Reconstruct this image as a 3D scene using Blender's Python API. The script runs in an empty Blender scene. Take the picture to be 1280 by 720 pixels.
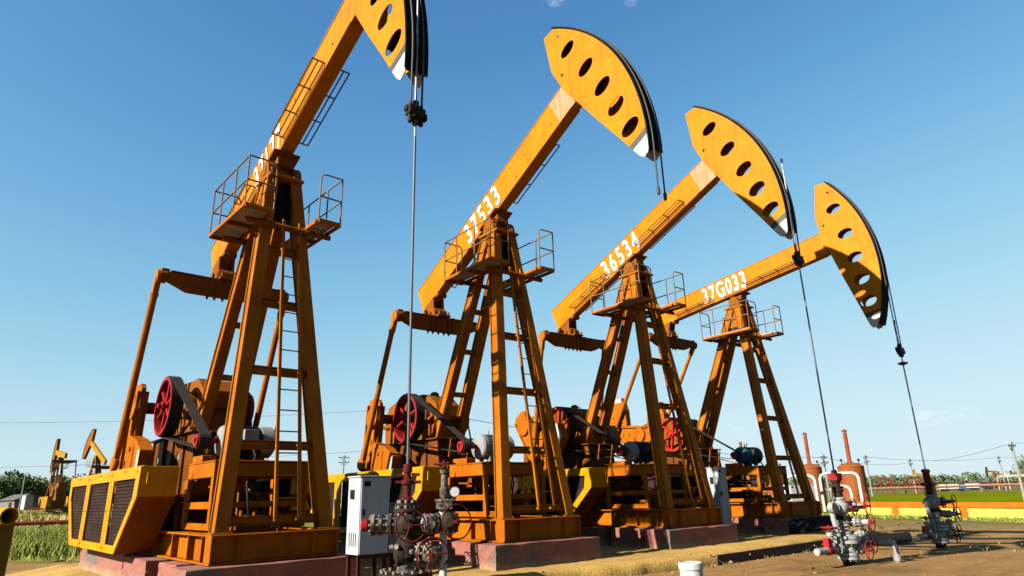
import bpy, bmesh, math, random
from mathutils import Vector, Matrix
from mathutils.geometry import tessellate_polygon
R = math.radians
random.seed(7)
S = bpy.context.scene
COL = S.collection
V3 = lambda *a: Vector(a)

# ------------------------------------------------------------------ render / camera
S.render.engine = 'CYCLES'
S.view_settings.view_transform = 'Standard'
S.view_settings.look = 'None'
S.view_settings.exposure = 2.2
S.view_settings.gamma = 1.0
S.view_settings.use_curve_mapping = False
CAMZ, FPX, PITCH, ROLL = 1.6185, 812.04, R(17.5765), R(1.5447)
fwd = V3(0, math.cos(PITCH), math.sin(PITCH)); rt = V3(1, 0, 0); up = V3(0, -math.sin(PITCH), math.cos(PITCH))
cx = rt * math.cos(ROLL) - up * math.sin(ROLL)
cy = rt * math.sin(ROLL) + up * math.cos(ROLL)
cz = -fwd
camd = bpy.data.cameras.new('camera'); cam = bpy.data.objects.new('camera', camd); COL.objects.link(cam)
cam.matrix_world = Matrix(((cx.x, cy.x, cz.x, 0), (cx.y, cy.y, cz.y, 0), (cx.z, cy.z, cz.z, CAMZ), (0, 0, 0, 1)))
camd.sensor_width = 36; camd.lens = 36 * FPX / 1280; camd.clip_end = 20000; camd.clip_start = .05
S.camera = cam

# ------------------------------------------------------------------ light
SUN_EL, SUN_AZ = 28.7, -143.6         # azimuth measured from +X
sd = V3(math.cos(R(SUN_AZ)) * math.cos(R(SUN_EL)), math.sin(R(SUN_AZ)) * math.cos(R(SUN_EL)), math.sin(R(SUN_EL)))
sun = bpy.data.lights.new('sun', 'SUN'); sun.energy = 5.0; sun.angle = R(.53); sun.color = (1, .93, .82)
so = bpy.data.objects.new('sun', sun); COL.objects.link(so)
so.rotation_euler = (-sd).to_track_quat('-Z', 'Y').to_euler()

# ------------------------------------------------------------------ node helpers
class NT:
    def __init__(s, nt): s.nt = nt
    def n(s, t, **k):
        o = s.nt.nodes.new(t)
        for a, b in k.items(): setattr(o, a, b)
        return o
    def l(s, a, b): s.nt.links.new(a, b)
    def mix(s, f, a, b, mode='MIX'):
        m = s.n('ShaderNodeMix', data_type='RGBA', blend_type=mode)
        for i, v in ((0, f), (6, a), (7, b)):
            if hasattr(v, 'is_output'): s.l(v, m.inputs[i])
            else: m.inputs[i].default_value = v if i == 0 else (*v, 1)
        return m.outputs[2]
    def noise(s, co, scale, detail=4, rough=.55, sc=None):
        if sc:
            mp = s.n('ShaderNodeMapping'); mp.inputs['Scale'].default_value = sc; s.l(co, mp.inputs['Vector']); co = mp.outputs[0]
        t = s.n('ShaderNodeTexNoise'); t.inputs['Scale'].default_value = scale; t.inputs['Detail'].default_value = detail
        t.inputs['Roughness'].default_value = rough; s.l(co, t.inputs['Vector']); return t.outputs['Fac']
    def ramp(s, f, lo, hi):
        m = s.n('ShaderNodeMapRange', clamp=True); m.inputs[1].default_value = lo; m.inputs[2].default_value = hi
        s.l(f, m.inputs[0]); return m.outputs[0]
    def math(s, op, a, b=0.0):
        m = s.n('ShaderNodeMath', operation=op)
        for i, v in ((0, a), (1, b)):
            if hasattr(v, 'is_output'): s.l(v, m.inputs[i])
            else: m.inputs[i].default_value = v
        return m.outputs[0]

def newmat(name):
    m = bpy.data.materials.new(name); m.use_nodes = True
    t = NT(m.node_tree); b = m.node_tree.nodes['Principled BSDF']
    return m, t, b

AL = .30       # the picture is exposed for the shade, so paints keep deep, real-world values
dim = lambda c, k=None: tuple(x * (AL if k is None else k) for x in c)
def paint(name, col, rough=.45, wear=.35, rust=(.16, .05, .015), fade=None, rustamt=.5, metal=0, streak=.5, scale=1.0, al=None):
    col = dim(col, al); rust = dim(rust, al); fade = dim(fade, al) if fade else None
    """painted steel: uneven tone, run-off streaks, rust freckles"""
    m, t, b = newmat(name)
    tc = t.n('ShaderNodeTexCoord'); co = tc.outputs['Object']
    big = t.noise(co, 1.3 * scale, 5, .6)
    c = t.mix(t.ramp(big, .35, .7), col, fade or tuple(x * .78 for x in col))
    st = t.noise(co, 1.0, 4, .6, sc=(9, 9, .7))
    c = t.mix(t.math('MULTIPLY', t.ramp(st, .50, .70), streak), c, tuple(x * .45 + y * .3 for x, y in zip(col, rust)))
    fr = t.noise(co, 14 * scale, 6, .7); bl = t.noise(co, 2.3 * scale, 3, .6)
    k = t.math('MULTIPLY', t.ramp(fr, .62 - .04 * rustamt, .70), t.ramp(bl, .45, .62))
    c = t.mix(t.math('MULTIPLY', k, wear * 2.0), c, rust)
    dust = t.noise(co, 30, 3)
    c = t.mix(t.math('MULTIPLY', t.ramp(dust, .3, .8), .07), c, (.10, .055, .006))
    t.l(c, b.inputs['Base Color'])
    rr = t.n('ShaderNodeMapRange'); t.l(fr, rr.inputs[0]); rr.inputs[3].default_value = rough - .1; rr.inputs[4].default_value = rough + .22
    t.l(rr.outputs[0], b.inputs['Roughness']); b.inputs['Metallic'].default_value = metal; b.inputs['Specular IOR Level'].default_value = .05
    bp = t.n('ShaderNodeBump'); bp.inputs['Strength'].default_value = .12; bp.inputs['Distance'].default_value = .01
    t.l(t.noise(co, 7, 4), bp.inputs['Height']); t.l(bp.outputs[0], b.inputs['Normal'])
    return m

def plain(name, col, rough=.6, metal=0, var=.25, scale=8):
    if max(col) > .06 and not metal: col = dim(col)
    m, t, b = newmat(name)
    co = t.n('ShaderNodeTexCoord').outputs['Object']
    c = t.mix(t.ramp(t.noise(co, scale, 5, .65), .3, .75), col, tuple(x * (1 - var) for x in col))
    t.l(c, b.inputs['Base Color']); b.inputs['Roughness'].default_value = rough; b.inputs['Metallic'].default_value = metal; b.inputs['Specular IOR Level'].default_value = .2 if max(col) > .02 or metal else .03
    return m

M = {}
M['beam'] = paint('beam_paint', (.80, .285, .004), .42, .45, fade=(.68, .21, .003), streak=.40)
M['head'] = paint('head_paint', (.82, .30, .004), .42, .32, fade=(.72, .235, .003), streak=.55)
M['steel'] = paint('frame_paint', (.60, .19, .003), .48, .9, fade=(.40, .11, .003))
M['orange'] = paint('skid_paint', (.62, .175, .002), .5, .85, fade=(.44, .11, .002))
M['dull'] = paint('dull_paint', (.38, .115, .005), .55, .7, fade=(.26, .07, .005))
M['shadebrown'] = paint('shade_brown_paint', (.30, .085, .006), .45, .8, fade=(.12, .035, .008), rust=(.03, .02, .015), rustamt=1.2, streak=.8)  # brown darkened to carry the shade behind the guards, with stain freckles
M['guard'] = paint('guard_paint', (.85, .39, .002), .4, .4, fade=(.78, .32, .002), streak=.32)
M['pinkend'] = paint('pale_pink_end', (.78, .36, .17), .6, .3, fade=(.82, .44, .26))  # paler pink tone for the last stretch of beam by the head
M['rail'] = paint('rail_paint', (.26, .12, .035), .55, .7, fade=(.18, .085, .04), streak=.3)
M['railtop'] = paint('galvanised_rail', (.34, .20, .10), .5, .6, fade=(.24, .14, .08), streak=.3)
M['red'] = paint('red_paint', (.50, .022, .028), .4, .4, fade=(.32, .016, .02), rust=(.1, .03, .02), streak=.3)
M['red2'] = paint('bright_red_paint', (.80, .035, .025), .4, .2, fade=(.7, .03, .02), rust=(.1, .03, .02), streak=.2)
M['maroon'] = paint('maroon_paint', (.17, .014, .016), .4, .5, fade=(.09, .011, .012), rust=(.06, .03, .02))
M['black'] = plain('black_grease', (.006, .0055, .0055), .75)
M['blackp'] = plain('black_paint', (.009, .008, .008), .8)
M['stripe'] = plain('dark_stripe', (.10, .085, .06), .5)
M['white'] = paint('white_paint', (.80, .80, .77), .5, .25, fade=(.70, .69, .64), rust=(.25, .12, .05), streak=.25)
def letter_mat():
    m, t, b = newmat('worn_white_lettering'); co = t.n('ShaderNodeTexCoord').outputs['Object']
    ch = t.math('MULTIPLY', t.ramp(t.noise(co, 16, 6, .75), .56, .63), t.ramp(t.noise(co, 2.2, 3), .40, .55))
    c = t.mix(t.ramp(t.noise(co, 1.0, 4, .6, sc=(8, 8, .8)), .5, .75), (.30, .295, .28), (.20, .17, .11))
    c = t.mix(ch, c, (.23, .08, .002)); t.l(c, b.inputs['Base Color']); b.inputs['Roughness'].default_value = .6; b.inputs['Specular IOR Level'].default_value = .05
    return m
M['letter'] = letter_mat()
M['belt'] = plain('rubber_belt', (.019, .016, .013), .8)
M['rubber'] = plain('black_rubber', (.015, .014, .014), .6)
M['silver'] = paint('silver_paint', (.62, .62, .61), .38, .5, fade=(.40, .40, .40), rust=(.10, .07, .05), metal=.15, streak=.5)
def greasy_mat():
    m, t, b = newmat('greasy_cast_iron'); co = t.n('ShaderNodeTexCoord').outputs['Object']
    c = t.mix(t.ramp(t.noise(co, 3, 4, .6), .3, .7), (.125, .105, .075), (.075, .06, .042))
    g = t.noise(co, 5.5, 6, .7, sc=(1, 1, .8)); c = t.mix(t.ramp(g, .46, .56), c, (.010, .008, .007))
    c = t.mix(t.ramp(t.noise(co, 28, 3), .62, .7), c, (.04, .02, .012))
    t.l(c, b.inputs['Base Color']); b.inputs['Roughness'].default_value = .5; b.inputs['Specular IOR Level'].default_value = .2
    bp = t.n('ShaderNodeBump'); bp.inputs['Strength'].default_value = .3; bp.inputs['Distance'].default_value = .01; t.l(g, bp.inputs['Height']); t.l(bp.outputs[0], b.inputs['Normal'])
    return m
M['oldsilver'] = greasy_mat()
M['dksilver'] = paint('dull_silver', (.60, .62, .64), .45, .5, fade=(.20, .21, .23), rust=(.06, .045, .04), metal=.3)
M['grease'] = plain('greasy_iron', (.018, .014, .011), .5, 0, .5, 20)
M['bolt'] = plain('bolt_steel', (.11, .095, .075), .5, .3)
M['rod'] = plain('polished_steel', (.16, .165, .17), .45, .5, .3)
M['rodgrease'] = plain('greasy_rod', (.05, .054, .06), .5, .3)
M['cable'] = plain('wire_rope', (.022, .02, .018), .6)
M['blue'] = paint('blue_motor_paint', (.05, .16, .27), .4, .4, fade=(.03, .09, .16), rust=(.02, .02, .02))
M['motorgrey'] = paint('grey_motor_paint', (.40, .41, .42), .4, .4, fade=(.28, .29, .31), rust=(.05, .04, .03))
M['motordark'] = paint('dark_motor_paint', (.045, .05, .06), .4, .3, fade=(.03, .035, .04), rust=(.02, .02, .02))
M['cabinet'] = paint('cabinet_paint', (.62, .66, .70), .45, .5, fade=(.55, .59, .63), rust=(.12, .05, .03), streak=.22)
M['tank'] = paint('tank_paint', (.42, .125, .035), .6, .4, fade=(.32, .085, .025), streak=.5)
M['chimney'] = paint('chimney_paint', (.42, .10, .03), .6, .4)
M['grating'] = plain('steel_plate', (.80, .76, .82), .6)
M['sign'] = plain('sign_yellow', (.80, .50, .01), .5)
M['flame'] = plain('sign_red', (.75, .06, .02), .5)
M['glass'] = plain('dial_glass', (.75, .78, .8), .15)
M['pole'] = plain('pole_concrete', (.42, .40, .36), .8)
M['wire'] = plain('power_wire', (.05, .05, .05), .7)
M['wallorange'] = paint('wall_cap_paint', (.78, .20, .012), .6, .2, streak=.25)
M['wallyellow'] = paint('wall_yellow_paint', (.86, .74, .13), .6, .15, fade=(.84, .68, .11), streak=.2)
M['pipered'] = paint('pipe_red_paint', (.34, .06, .03), .6, .4)
M['pipetan'] = paint('pipe_lagging', (.62, .36, .20), .6, .3)
M['truckblue'] = paint('truck_blue', (.05, .22, .42), .4, .2)
M['oldpost'] = paint('old_post_paint', (.30, .17, .02), .6, .9, fade=(.20, .11, .02), rustamt=1.2)
M['shadestand'] = paint('shaded_stand_paint', (.07, .014, .014), .6, .6)  # red stand colour darkened to hold the shade below the cabinet
M['edge'] = plain('shaded_edging', (.045, .02, .014), .8, 0, .5, 5)
M['bark'] = plain('bark', (.12, .09, .06), .9)
M['hutw'] = plain('hut_wall', (.26, .24, .2), .8)
M['hutr'] = plain('hut_roof', (.17, .16, .15), .8)
M['bgsteel'] = paint('far_pump_paint', (.40, .14, .02), .5, .5)
M['bgyellow'] = paint('far_pump_yellow', (.60, .30, .01), .5, .3)

def grille_mat():
    m, t, b = newmat('louvre_mesh')
    co = t.n('ShaderNodeTexCoord').outputs['Object']
    c = t.mix(t.ramp(t.noise(co, 3, 5, .6), .4, .7), (.012, .007, .006), (.022, .013, .010))
    t.l(c, b.inputs['Base Color']); b.inputs['Roughness'].default_value = .8; b.inputs['Specular IOR Level'].default_value = .03
    return m
M['grille'] = grille_mat()

def concrete_mat():
    m, t, b = newmat('pink_concrete')
    co = t.n('ShaderNodeTexCoord').outputs['Object']
    c = t.mix(t.ramp(t.noise(co, 1.6, 6, .65), .35, .7), (.125, .036, .020), (.085, .023, .014))
    pt = t.ramp(t.noise(co, .75, 4, .6), .60, .64)
    c = t.mix(pt, c, (.045, .034, .025))
    sp = t.ramp(t.noise(co, 9, 6, .7), .66, .74); c = t.mix(t.math('MULTIPLY', sp, .8), c, (.05, .03, .025))
    # soil kicked up against the foot of the blocks, form joints and cracks
    sx = t.n('ShaderNodeSeparateXYZ'); t.l(co, sx.inputs[0])
    hgt = t.math('ADD', sx.outputs[2], t.math('MULTIPLY', t.noise(co, 3.5, 6, .7), -.55))
    c = t.mix(t.math('MULTIPLY', t.ramp(hgt, .12, -.08), .85), c, (.15, .095, .04))
    vo = t.n('ShaderNodeTexVoronoi', feature='DISTANCE_TO_EDGE'); vo.inputs['Scale'].default_value = .9
    wv = t.n('ShaderNodeVectorMath', operation='ADD'); t.l(co, wv.inputs[0]); nz = t.n('ShaderNodeTexNoise'); nz.inputs['Scale'].default_value = 2.5; t.l(co, nz.inputs['Vector']); t.l(nz.outputs['Color'], wv.inputs[1]); t.l(wv.outputs[0], vo.inputs['Vector'])
    c = t.mix(t.math('MULTIPLY', t.ramp(vo.outputs['Distance'], .012, .003), .7), c, (.02, .012, .01))
    t.l(c, b.inputs['Base Color']); b.inputs['Roughness'].default_value = .85
    bp = t.n('ShaderNodeBump'); bp.inputs['Strength'].default_value = .5; bp.inputs['Distance'].default_value = .02
    t.l(t.noise(co, 12, 6, .65), bp.inputs['Height']); t.l(bp.outputs[0], b.inputs['Normal'])
    return m
M['concrete'] = concrete_mat()

def soil_mat(name, a, b_, c_, grassy=False):
    m, t, b = newmat(name)
    co = t.n('ShaderNodeTexCoord').outputs['Object']
    c = t.mix(t.ramp(t.noise(co, .35, 6, .65), .35, .68), a, b_)
    c = t.mix(t.math('MULTIPLY', t.ramp(t.noise(co, 2.6, 7, .7), .5, .72), .75), c, c_)
    g = t.noise(co, 26, 6, .75)
    c = t.mix(t.math('MULTIPLY', t.ramp(g, .55, .75), .55), c, tuple(x * .45 for x in a))
    tr = t.noise(co, .9, 4, .6, sc=(.35, 2.2, 1))
    c = t.mix(t.math('MULTIPLY', t.ramp(tr, .52, .7), .35), c, tuple(x * .6 for x in b_))
    mp = t.n('ShaderNodeMapping'); mp.inputs['Rotation'].default_value = (0, 0, R(-41)); t.l(co, mp.inputs['Vector'])
    rut = t.noise(mp.outputs[0], 1.0, 5, .6, sc=(.16, 2.6, 1)); c = t.mix(t.math('MULTIPLY', t.ramp(rut, .50, .60), .42), c, tuple(x * .5 for x in a))
    oil = t.noise(co, .22, 4, .65); c = t.mix(t.math('MULTIPLY', t.ramp(oil, .56, .66), .5), c, tuple(x * .42 for x in b_))
    if grassy:
        # beyond the worked ground the earth carries a thin olive cover
        ln = t.n('ShaderNodeVectorMath', operation='LENGTH'); t.l(co, ln.inputs[0])
        far = t.ramp(t.math('ADD', ln.outputs['Value'], t.math('MULTIPLY', t.noise(co, .12, 5, .6), 26)), 52, 68)
        gcol = t.mix(t.ramp(t.noise(co, .05, 6, .6), .35, .65), (.068, .056, .018), (.046, .05, .012))
        c = t.mix(far, c, gcol)
    t.l(c, b.inputs['Base Color']); b.inputs['Roughness'].default_value = .95
    b.inputs['Specular IOR Level'].default_value = .15
    bp = t.n('ShaderNodeBump'); bp.inputs['Strength'].default_value = .8; bp.inputs['Distance'].default_value = .05
    h = t.math('ADD', t.math('ADD', t.noise(co, 3.2, 8, .72), t.math('MULTIPLY', t.noise(co, 17, 5, .7), .5)), t.math('MULTIPLY', rut, -.9))
    t.l(h, bp.inputs['Height']); t.l(bp.outputs[0], b.inputs['Normal'])
    return m
M['soil'] = soil_mat('dry_soil', (.150, .080, .021), (.108, .055, .013), (.178, .100, .029), True)
M['pad'] = soil_mat('pad_soil', (.245, .148, .037), (.185, .108, .025), (.285, .182, .055))

def leaf_mat(name, a, b_, tr=.25):
    a, b_ = dim(a, .62), dim(b_, .62)
    m, t, b = newmat(name)
    g = t.n('ShaderNodeNewGeometry'); co = t.n('ShaderNodeTexCoord').outputs['Object']
    c = t.mix(g.outputs['Random Per Island'], a, b_)
    c = t.mix(t.ramp(t.noise(co, .5, 4), .35, .7), c, tuple(x * .7 for x in a))
    t.l(c, b.inputs['Base Color']); b.inputs['Roughness'].default_value = .7
    b.inputs['Specular IOR Level'].default_value = .05
    return m
M['leaf'] = leaf_mat('leaf_green', (.06, .10, .035), (.12, .16, .06))
M['weed'] = leaf_mat('weed', (.13, .12, .03), (.20, .17, .06))
M['hazeleaf'] = leaf_mat('hazy_leaf', (.075, .105, .05), (.115, .14, .075))  # leaf green paled so distance haze is painted into the woods
M['leaf2'] = leaf_mat('leaf_olive', (.09, .12, .05), (.13, .16, .07))
M['blade'] = leaf_mat('reed_green', (.15, .185, .025), (.29, .275, .075))
M['dryblade'] = leaf_mat('dry_reed', (.34, .28, .09), (.48, .38, .16))
def field_mat(name, a, b_, c_):
    a, b_, c_ = dim(a), dim(b_), dim(c_)
    m, t, b = newmat(name)
    co = t.n('ShaderNodeTexCoord').outputs['Object']
    c = t.mix(t.ramp(t.noise(co, .12, 6, .65), .4, .62), a, b_)
    c = t.mix(t.math('MULTIPLY', t.ramp(t.noise(co, 1.4, 5, .7, sc=(.3, 1.5, 1)), .52, .7), .7), c, c_)
    t.l(c, b.inputs['Base Color']); b.inputs['Roughness'].default_value = .9; b.inputs['Specular IOR Level'].default_value = .0
    return m
M['field'] = field_mat('field_green', (.24, .285, .006), (.15, .205, .006), (.40, .34, .04))
M['rough'] = field_mat('rough_grass', (.26, .26, .05), (.36, .31, .10), (.18, .20, .03))
M['bank'] = field_mat('bank_grass', (.36, .31, .09), (.27, .26, .06), (.44, .36, .15))

# ------------------------------------------------------------------ mesh builder
class MB:
    """collects shapes; build() links them as ONE mesh object"""
    def __init__(s): s.v = []; s.f = []; s.m = []; s.sm = []
    def add(s, vs, fs, mi=0, smooth=False):
        o = len(s.v); s.v += [Vector(x) for x in vs]
        for f in fs: s.f.append([o + i for i in f]); s.m.append(mi); s.sm.append(smooth)
        return s
    def box(s, a, b, mi=0):
        x0, y0, z0 = a; x1, y1, z1 = b
        if x0 > x1: x0, x1 = x1, x0
        if y0 > y1: y0, y1 = y1, y0
        if z0 > z1: z0, z1 = z1, z0
        return s.add([(x0, y0, z0), (x1, y0, z0), (x1, y1, z0), (x0, y1, z0), (x0, y0, z1), (x1, y0, z1), (x1, y1, z1), (x0, y1, z1)],
                     [(0, 3, 2, 1), (4, 5, 6, 7), (0, 1, 5, 4), (1, 2, 6, 5), (2, 3, 7, 6), (3, 0, 4, 7)], mi)
    def bar(s, p, q, w, h, hint=(0, 1, 0), mi=0):
        """rectangular bar p->q; w across the hint direction, h across the other"""
        p, q = Vector(p), Vector(q); d = (q - p).normalized(); a = Vector(hint); a = a - d * a.dot(d)
        if a.length < 1e-4: a = d.orthogonal()
        a.normalize(); b = d.cross(a); a = a * w / 2; b = b * h / 2
        vs = [p - a - b, p + a - b, p + a + b, p - a + b, q - a - b, q + a - b, q + a + b, q - a + b]
        return s.add(vs, [(0, 3, 2, 1), (4, 5, 6, 7), (0, 1, 5, 4), (1, 2, 6, 5), (2, 3, 7, 6), (3, 0, 4, 7)], mi)
    def ibeam(s, p, q, depth, width, hint=(0, 1, 0), tf=.03, tw=.03, mi=0):
        """I section: the web faces the hint direction, flanges at +-depth/2"""
        p, q = Vector(p), Vector(q); d = (q - p).normalized(); a = Vector(hint); a = (a - d * a.dot(d)).normalized(); b = d.cross(a)
        for sg in (-1, 1):
            o = b * sg * (depth / 2 - tf / 2); s.bar(p + o, q + o, width, tf, hint, mi)
        s.bar(p, q, tw, depth - 2 * tf, hint, mi); return s
    def tube(s, pts, r, n=10, mi=0, closed=False, cap=True):
        pts = [Vector(p) for p in pts]; k = len(pts); rings = []; prev = None
        rr = r if isinstance(r, (list, tuple)) else [r] * k
        for i, p in enumerate(pts):
            if closed: d = pts[(i + 1) % k] - pts[i - 1]
            elif i == 0: d = pts[1] - p
            elif i == k - 1: d = p - pts[-2]
            else: d = (pts[i + 1] - p).normalized() + (p - pts[i - 1]).normalized()
            d.normalize(); a = d.orthogonal() if prev is None else prev - d * prev.dot(d)
            if a.length < 1e-5: a = d.orthogonal()
            a.normalize(); prev = a; b = d.cross(a)
            rings.append([p + (a * math.cos(2 * math.pi * j / n) + b * math.sin(2 * math.pi * j / n)) * rr[i] for j in range(n)])
        vs = [x for g in rings for x in g]; fs = []
        for i in range(k if closed else k - 1):
            a0 = i * n; b0 = ((i + 1) % k) * n
            for j in range(n): fs.append((a0 + j, a0 + (j + 1) % n, b0 + (j + 1) % n, b0 + j))
        s.add(vs, fs, mi, True)
        if cap and not closed: s.add(rings[0], [tuple(range(n))[::-1]], mi); s.add(rings[-1], [tuple(range(n))], mi)
        return s
    def lathe(s, prof, base=(0, 0, 0), axis=(0, 0, 1), n=20, mi=0, smooth=True, cap=True):
        """prof: (r, height) pairs along the axis from base; hard edges kept by separate bands"""
        base = Vector(base); ax = Vector(axis).normalized(); a = ax.orthogonal().normalized(); b = ax.cross(a)
        ring = lambda r, h: [base + ax * h + (a * math.cos(2 * math.pi * j / n) + b * math.sin(2 * math.pi * j / n)) * r for j in range(n)]
        for (r0, h0), (r1, h1) in zip(prof, prof[1:]):
            s.add(ring(r0, h0) + ring(r1, h1), [(j, (j + 1) % n, n + (j + 1) % n, n + j) for j in range(n)], mi, smooth and abs(h1 - h0) > 1e-6)
        if cap:
            s.add(ring(*prof[0]), [tuple(range(n))[::-1]], mi); s.add(ring(*prof[-1]), [tuple(range(n))], mi)
        return s
    def prism(s, outer, tofn, th, holes=(), mi=0):
        """polygon (2-D) with holes, thickness th; tofn(a, b, c) -> 3-D"""
        loops = [list(outer)] + [list(h) for h in holes]
        flat = [p for l in loops for p in l]
        tris = tessellate_polygon([[Vector((p[0], p[1], 0)) for p in l] for l in loops])
        n = len(flat)
        vs = [tofn(p[0], p[1], -th / 2) for p in flat] + [tofn(p[0], p[1], th / 2) for p in flat]
        fs = [tuple(t) for t in tris] + [tuple(n + i for i in reversed(t)) for t in tris]
        o = 0
        for l in loops:
            k = len(l)
            for i in range(k): a = o + i; b = o + (i + 1) % k; fs.append((a, b, n + b, n + a))
            o += k
        return s.add(vs, fs, mi)
    def torus(s, c, axis, Rr, r, n=24, m=7, mi=0):
        c = Vector(c); ax = Vector(axis).normalized(); a = ax.orthogonal().normalized(); b = ax.cross(a)
        return s.tube([c + (a * math.cos(2 * math.pi * j / n) + b * math.sin(2 * math.pi * j / n)) * Rr for j in range(n)], r, m, mi, closed=True)
    def build(s, name, mats, parent=None, bevel=0, off=(0, 0, 0), merge=False):
        me = bpy.data.meshes.new(name); o3 = Vector(off)
        me.from_pydata([tuple(x + o3) for x in s.v], [], s.f)
        if not isinstance(mats, (list, tuple)): mats = [mats]
        for x in mats: me.materials.append(M[x] if isinstance(x, str) else x)
        me.polygons.foreach_set('material_index', s.m); me.polygons.foreach_set('use_smooth', s.sm)
        bm = bmesh.new(); bm.from_mesh(me)
        if merge: bmesh.ops.remove_doubles(bm, verts=bm.verts, dist=1e-4)
        bmesh.ops.recalc_face_normals(bm, faces=bm.faces); bm.to_mesh(me); bm.free()
        me.update()
        o = bpy.data.objects.new(name, me); COL.objects.link(o)
        if parent is not None: o.parent = parent
        if bevel:
            b = o.modifiers.new('edge', 'BEVEL'); b.width = bevel; b.segments = 1; b.limit_method = 'ANGLE'; b.angle_limit = R(50)
        return o

def tag(o, label=None, cat=None, group=None, kind=None):
    for k, v in (('label', label), ('category', cat), ('group', group), ('kind', kind)):
        if v: o[k] = v
    return o
def thing(name, label, cat, loc=(0, 0, 0), rz=0, group=None):
    o = bpy.data.objects.new(name, None); COL.objects.link(o); o.empty_display_size = .3
    o.location = loc; o.rotation_euler = (0, 0, rz); return tag(o, label, cat, group)

def text_mesh(txt, height, mat, name, parent, place, width=.74, bold=.035, ext=.002, gap=1.0):
    """lettering as a real mesh: place(x, y, z) maps text space (x along, y up, z out) to 3-D"""
    cu = bpy.data.curves.new('t', 'FONT'); cu.body = txt; cu.size = 1; cu.offset = bold; cu.extrude = ext; cu.space_character = gap
    cu.align_x = 'CENTER'; cu.resolution_u = 3
    ob = bpy.data.objects.new('t', cu); COL.objects.link(ob); bpy.context.view_layer.update()
    me = bpy.data.meshes.new_from_object(ob.evaluated_get(bpy.context.evaluated_depsgraph_get()))
    bpy.data.objects.remove(ob); bpy.data.curves.remove(cu)
    k = height / .70
    for v in me.vertices: v.co = place(v.co.x * k * width, v.co.y * k, v.co.z)
    me.materials.clear(); me.materials.append(M[mat]); me.name = name
    o = bpy.data.objects.new(name, me); COL.objects.link(o); o.parent = parent
    return o

# ------------------------------------------------------------------ pump jack
WP, RARC, SE, TE, VE = 8.121, 5.14, -3.334, -.396, 1.31
B0, HB, VB, VH = .357, .77, .13, .166
CC, CR, PL = (-4.25, 3.68), 1.22, 4.17
FO = -.69
HOLES = [((4.31, 1.72), .24, .155), ((4.41, .735), .245, .16), ((4.46, -.14), .25, .165), ((4.44, -.90), .245, .165), ((4.42, -1.645), .25, .165)]

def hnoise(x, y):
    return (math.sin(x * 1.7 + 1.3 * math.sin(y * .9)) * math.cos(y * 1.9 + math.sin(x * 1.1)) * .5 + math.sin(x * 4.3 + y * 2.1) * math.sin(y * 5.1 - x * 1.3) * .25 + math.sin(x * 9.1 - y * 3.7) * math.cos(y * 8.3 + x * 5) * .12)
def ellipse(c, a, b, ang, n=18):
    ca, sa = math.cos(ang), math.sin(ang)
    return [(c[0] + a * math.cos(2 * math.pi * i / n) * ca - b * math.sin(2 * math.pi * i / n) * sa,
             c[1] + a * math.cos(2 * math.pi * i / n) * sa + b * math.sin(2 * math.pi * i / n) * ca) for i in range(n)]

def crank_angle(phi, branch):
    c, s = math.cos(phi), math.sin(phi)
    e = (SE * c - TE * s, WP + SE * s + TE * c)
    dx, dy = e[0] - CC[0], e[1] - CC[1]; D = math.hypot(dx, dy)
    k = max(-1, min(1, (CR * CR + D * D - PL * PL) / (2 * CR * D)))
    return e, math.atan2(dy, dx) + branch * math.acos(k)

def extra(P, put):
    # brake drum, lever, walkway and pipework round the gearbox
    m = MB().lathe([(.12, 0), (.38, .01), (.38, .17), (.34, .18), (.1, .18)], (-2.95, .66, 3.58), (0, 1, 0), 28); m.lathe([(.07, 0), (.07, .3)], (-2.95, .5, 3.58), (0, 1, 0), 12)
    put(m, 'brake_drum', 'red', None, 0)
    m = MB().torus((-2.95, .75, 3.58), (0, 1, 0), .41, .03, 24, 6); m.tube([(-2.54, .75, 3.5), (-2.3, .75, 2.7), (-1.3, .72, 2.45), (-.9, .72, 3.15)], .022, 8)
    put(m, 'brake_lever', 'dull', None, 0)
    m = MB()
    for v in (-.82, .82):
        m.bar((-5.4, v, 1.72), (-1.45, v, 1.72), .06, .10); 
        for u in (-5.2, -3.9, -2.6, -1.5): m.bar((u, v, 1.13), (u, v, 1.72), .07, .07)
    for u in (-5.2, -3.3, -1.5): m.bar((u, -.82, 1.70), (u, .82, 1.70), .07, .07, (0, 0, 1))
    m.box((-1.75, -.8, 1.75), (-1.1, .8, 1.78))
    put(m, 'walkway_frame', 'shadebrown', None, 0)
    m = MB()
    for u, v, w in ((-1.62, -.5, 1.79), (-1.3, .1, 1.79), (-.6, .3, 1.14), (.1, -.2, 1.14)): m.box((u - .14, v - .2, w), (u + .14, v + .2, w + .22)); m.lathe([(.04, 0), (.04, .1)], (u, v, w + .22), (0, 0, 1), 8)
    m.tube([(-1.6, -.3, 1.9), (-.4, -.3, 1.85), (.3, -.35, 1.9), (.3, -.35, 1.15)], .025, 6); m.tube([(-1.3, .3, 1.9), (.35, .35, 1.45), (.5, .5, 1.14)], .02, 6)
    m.box((-.35, -.22, 1.14), (.05, .2, 1.30))
    put(m, 'junction_box', 'dull', None, 0)
    m = MB()
    for k in range(7): m.bar((-2.1 + .05 * k, -.28, 1.5 + k * .22), (-2.1 + .05 * k, .28, 1.5 + k * .22), .03, .03)
    for v in (-.28, .28): m.bar((-2.13, v, 1.4), (-1.78, v, 2.98), .04, .04)
    put(m, 'gearbox_ladder', 'dull', None, 0)

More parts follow.
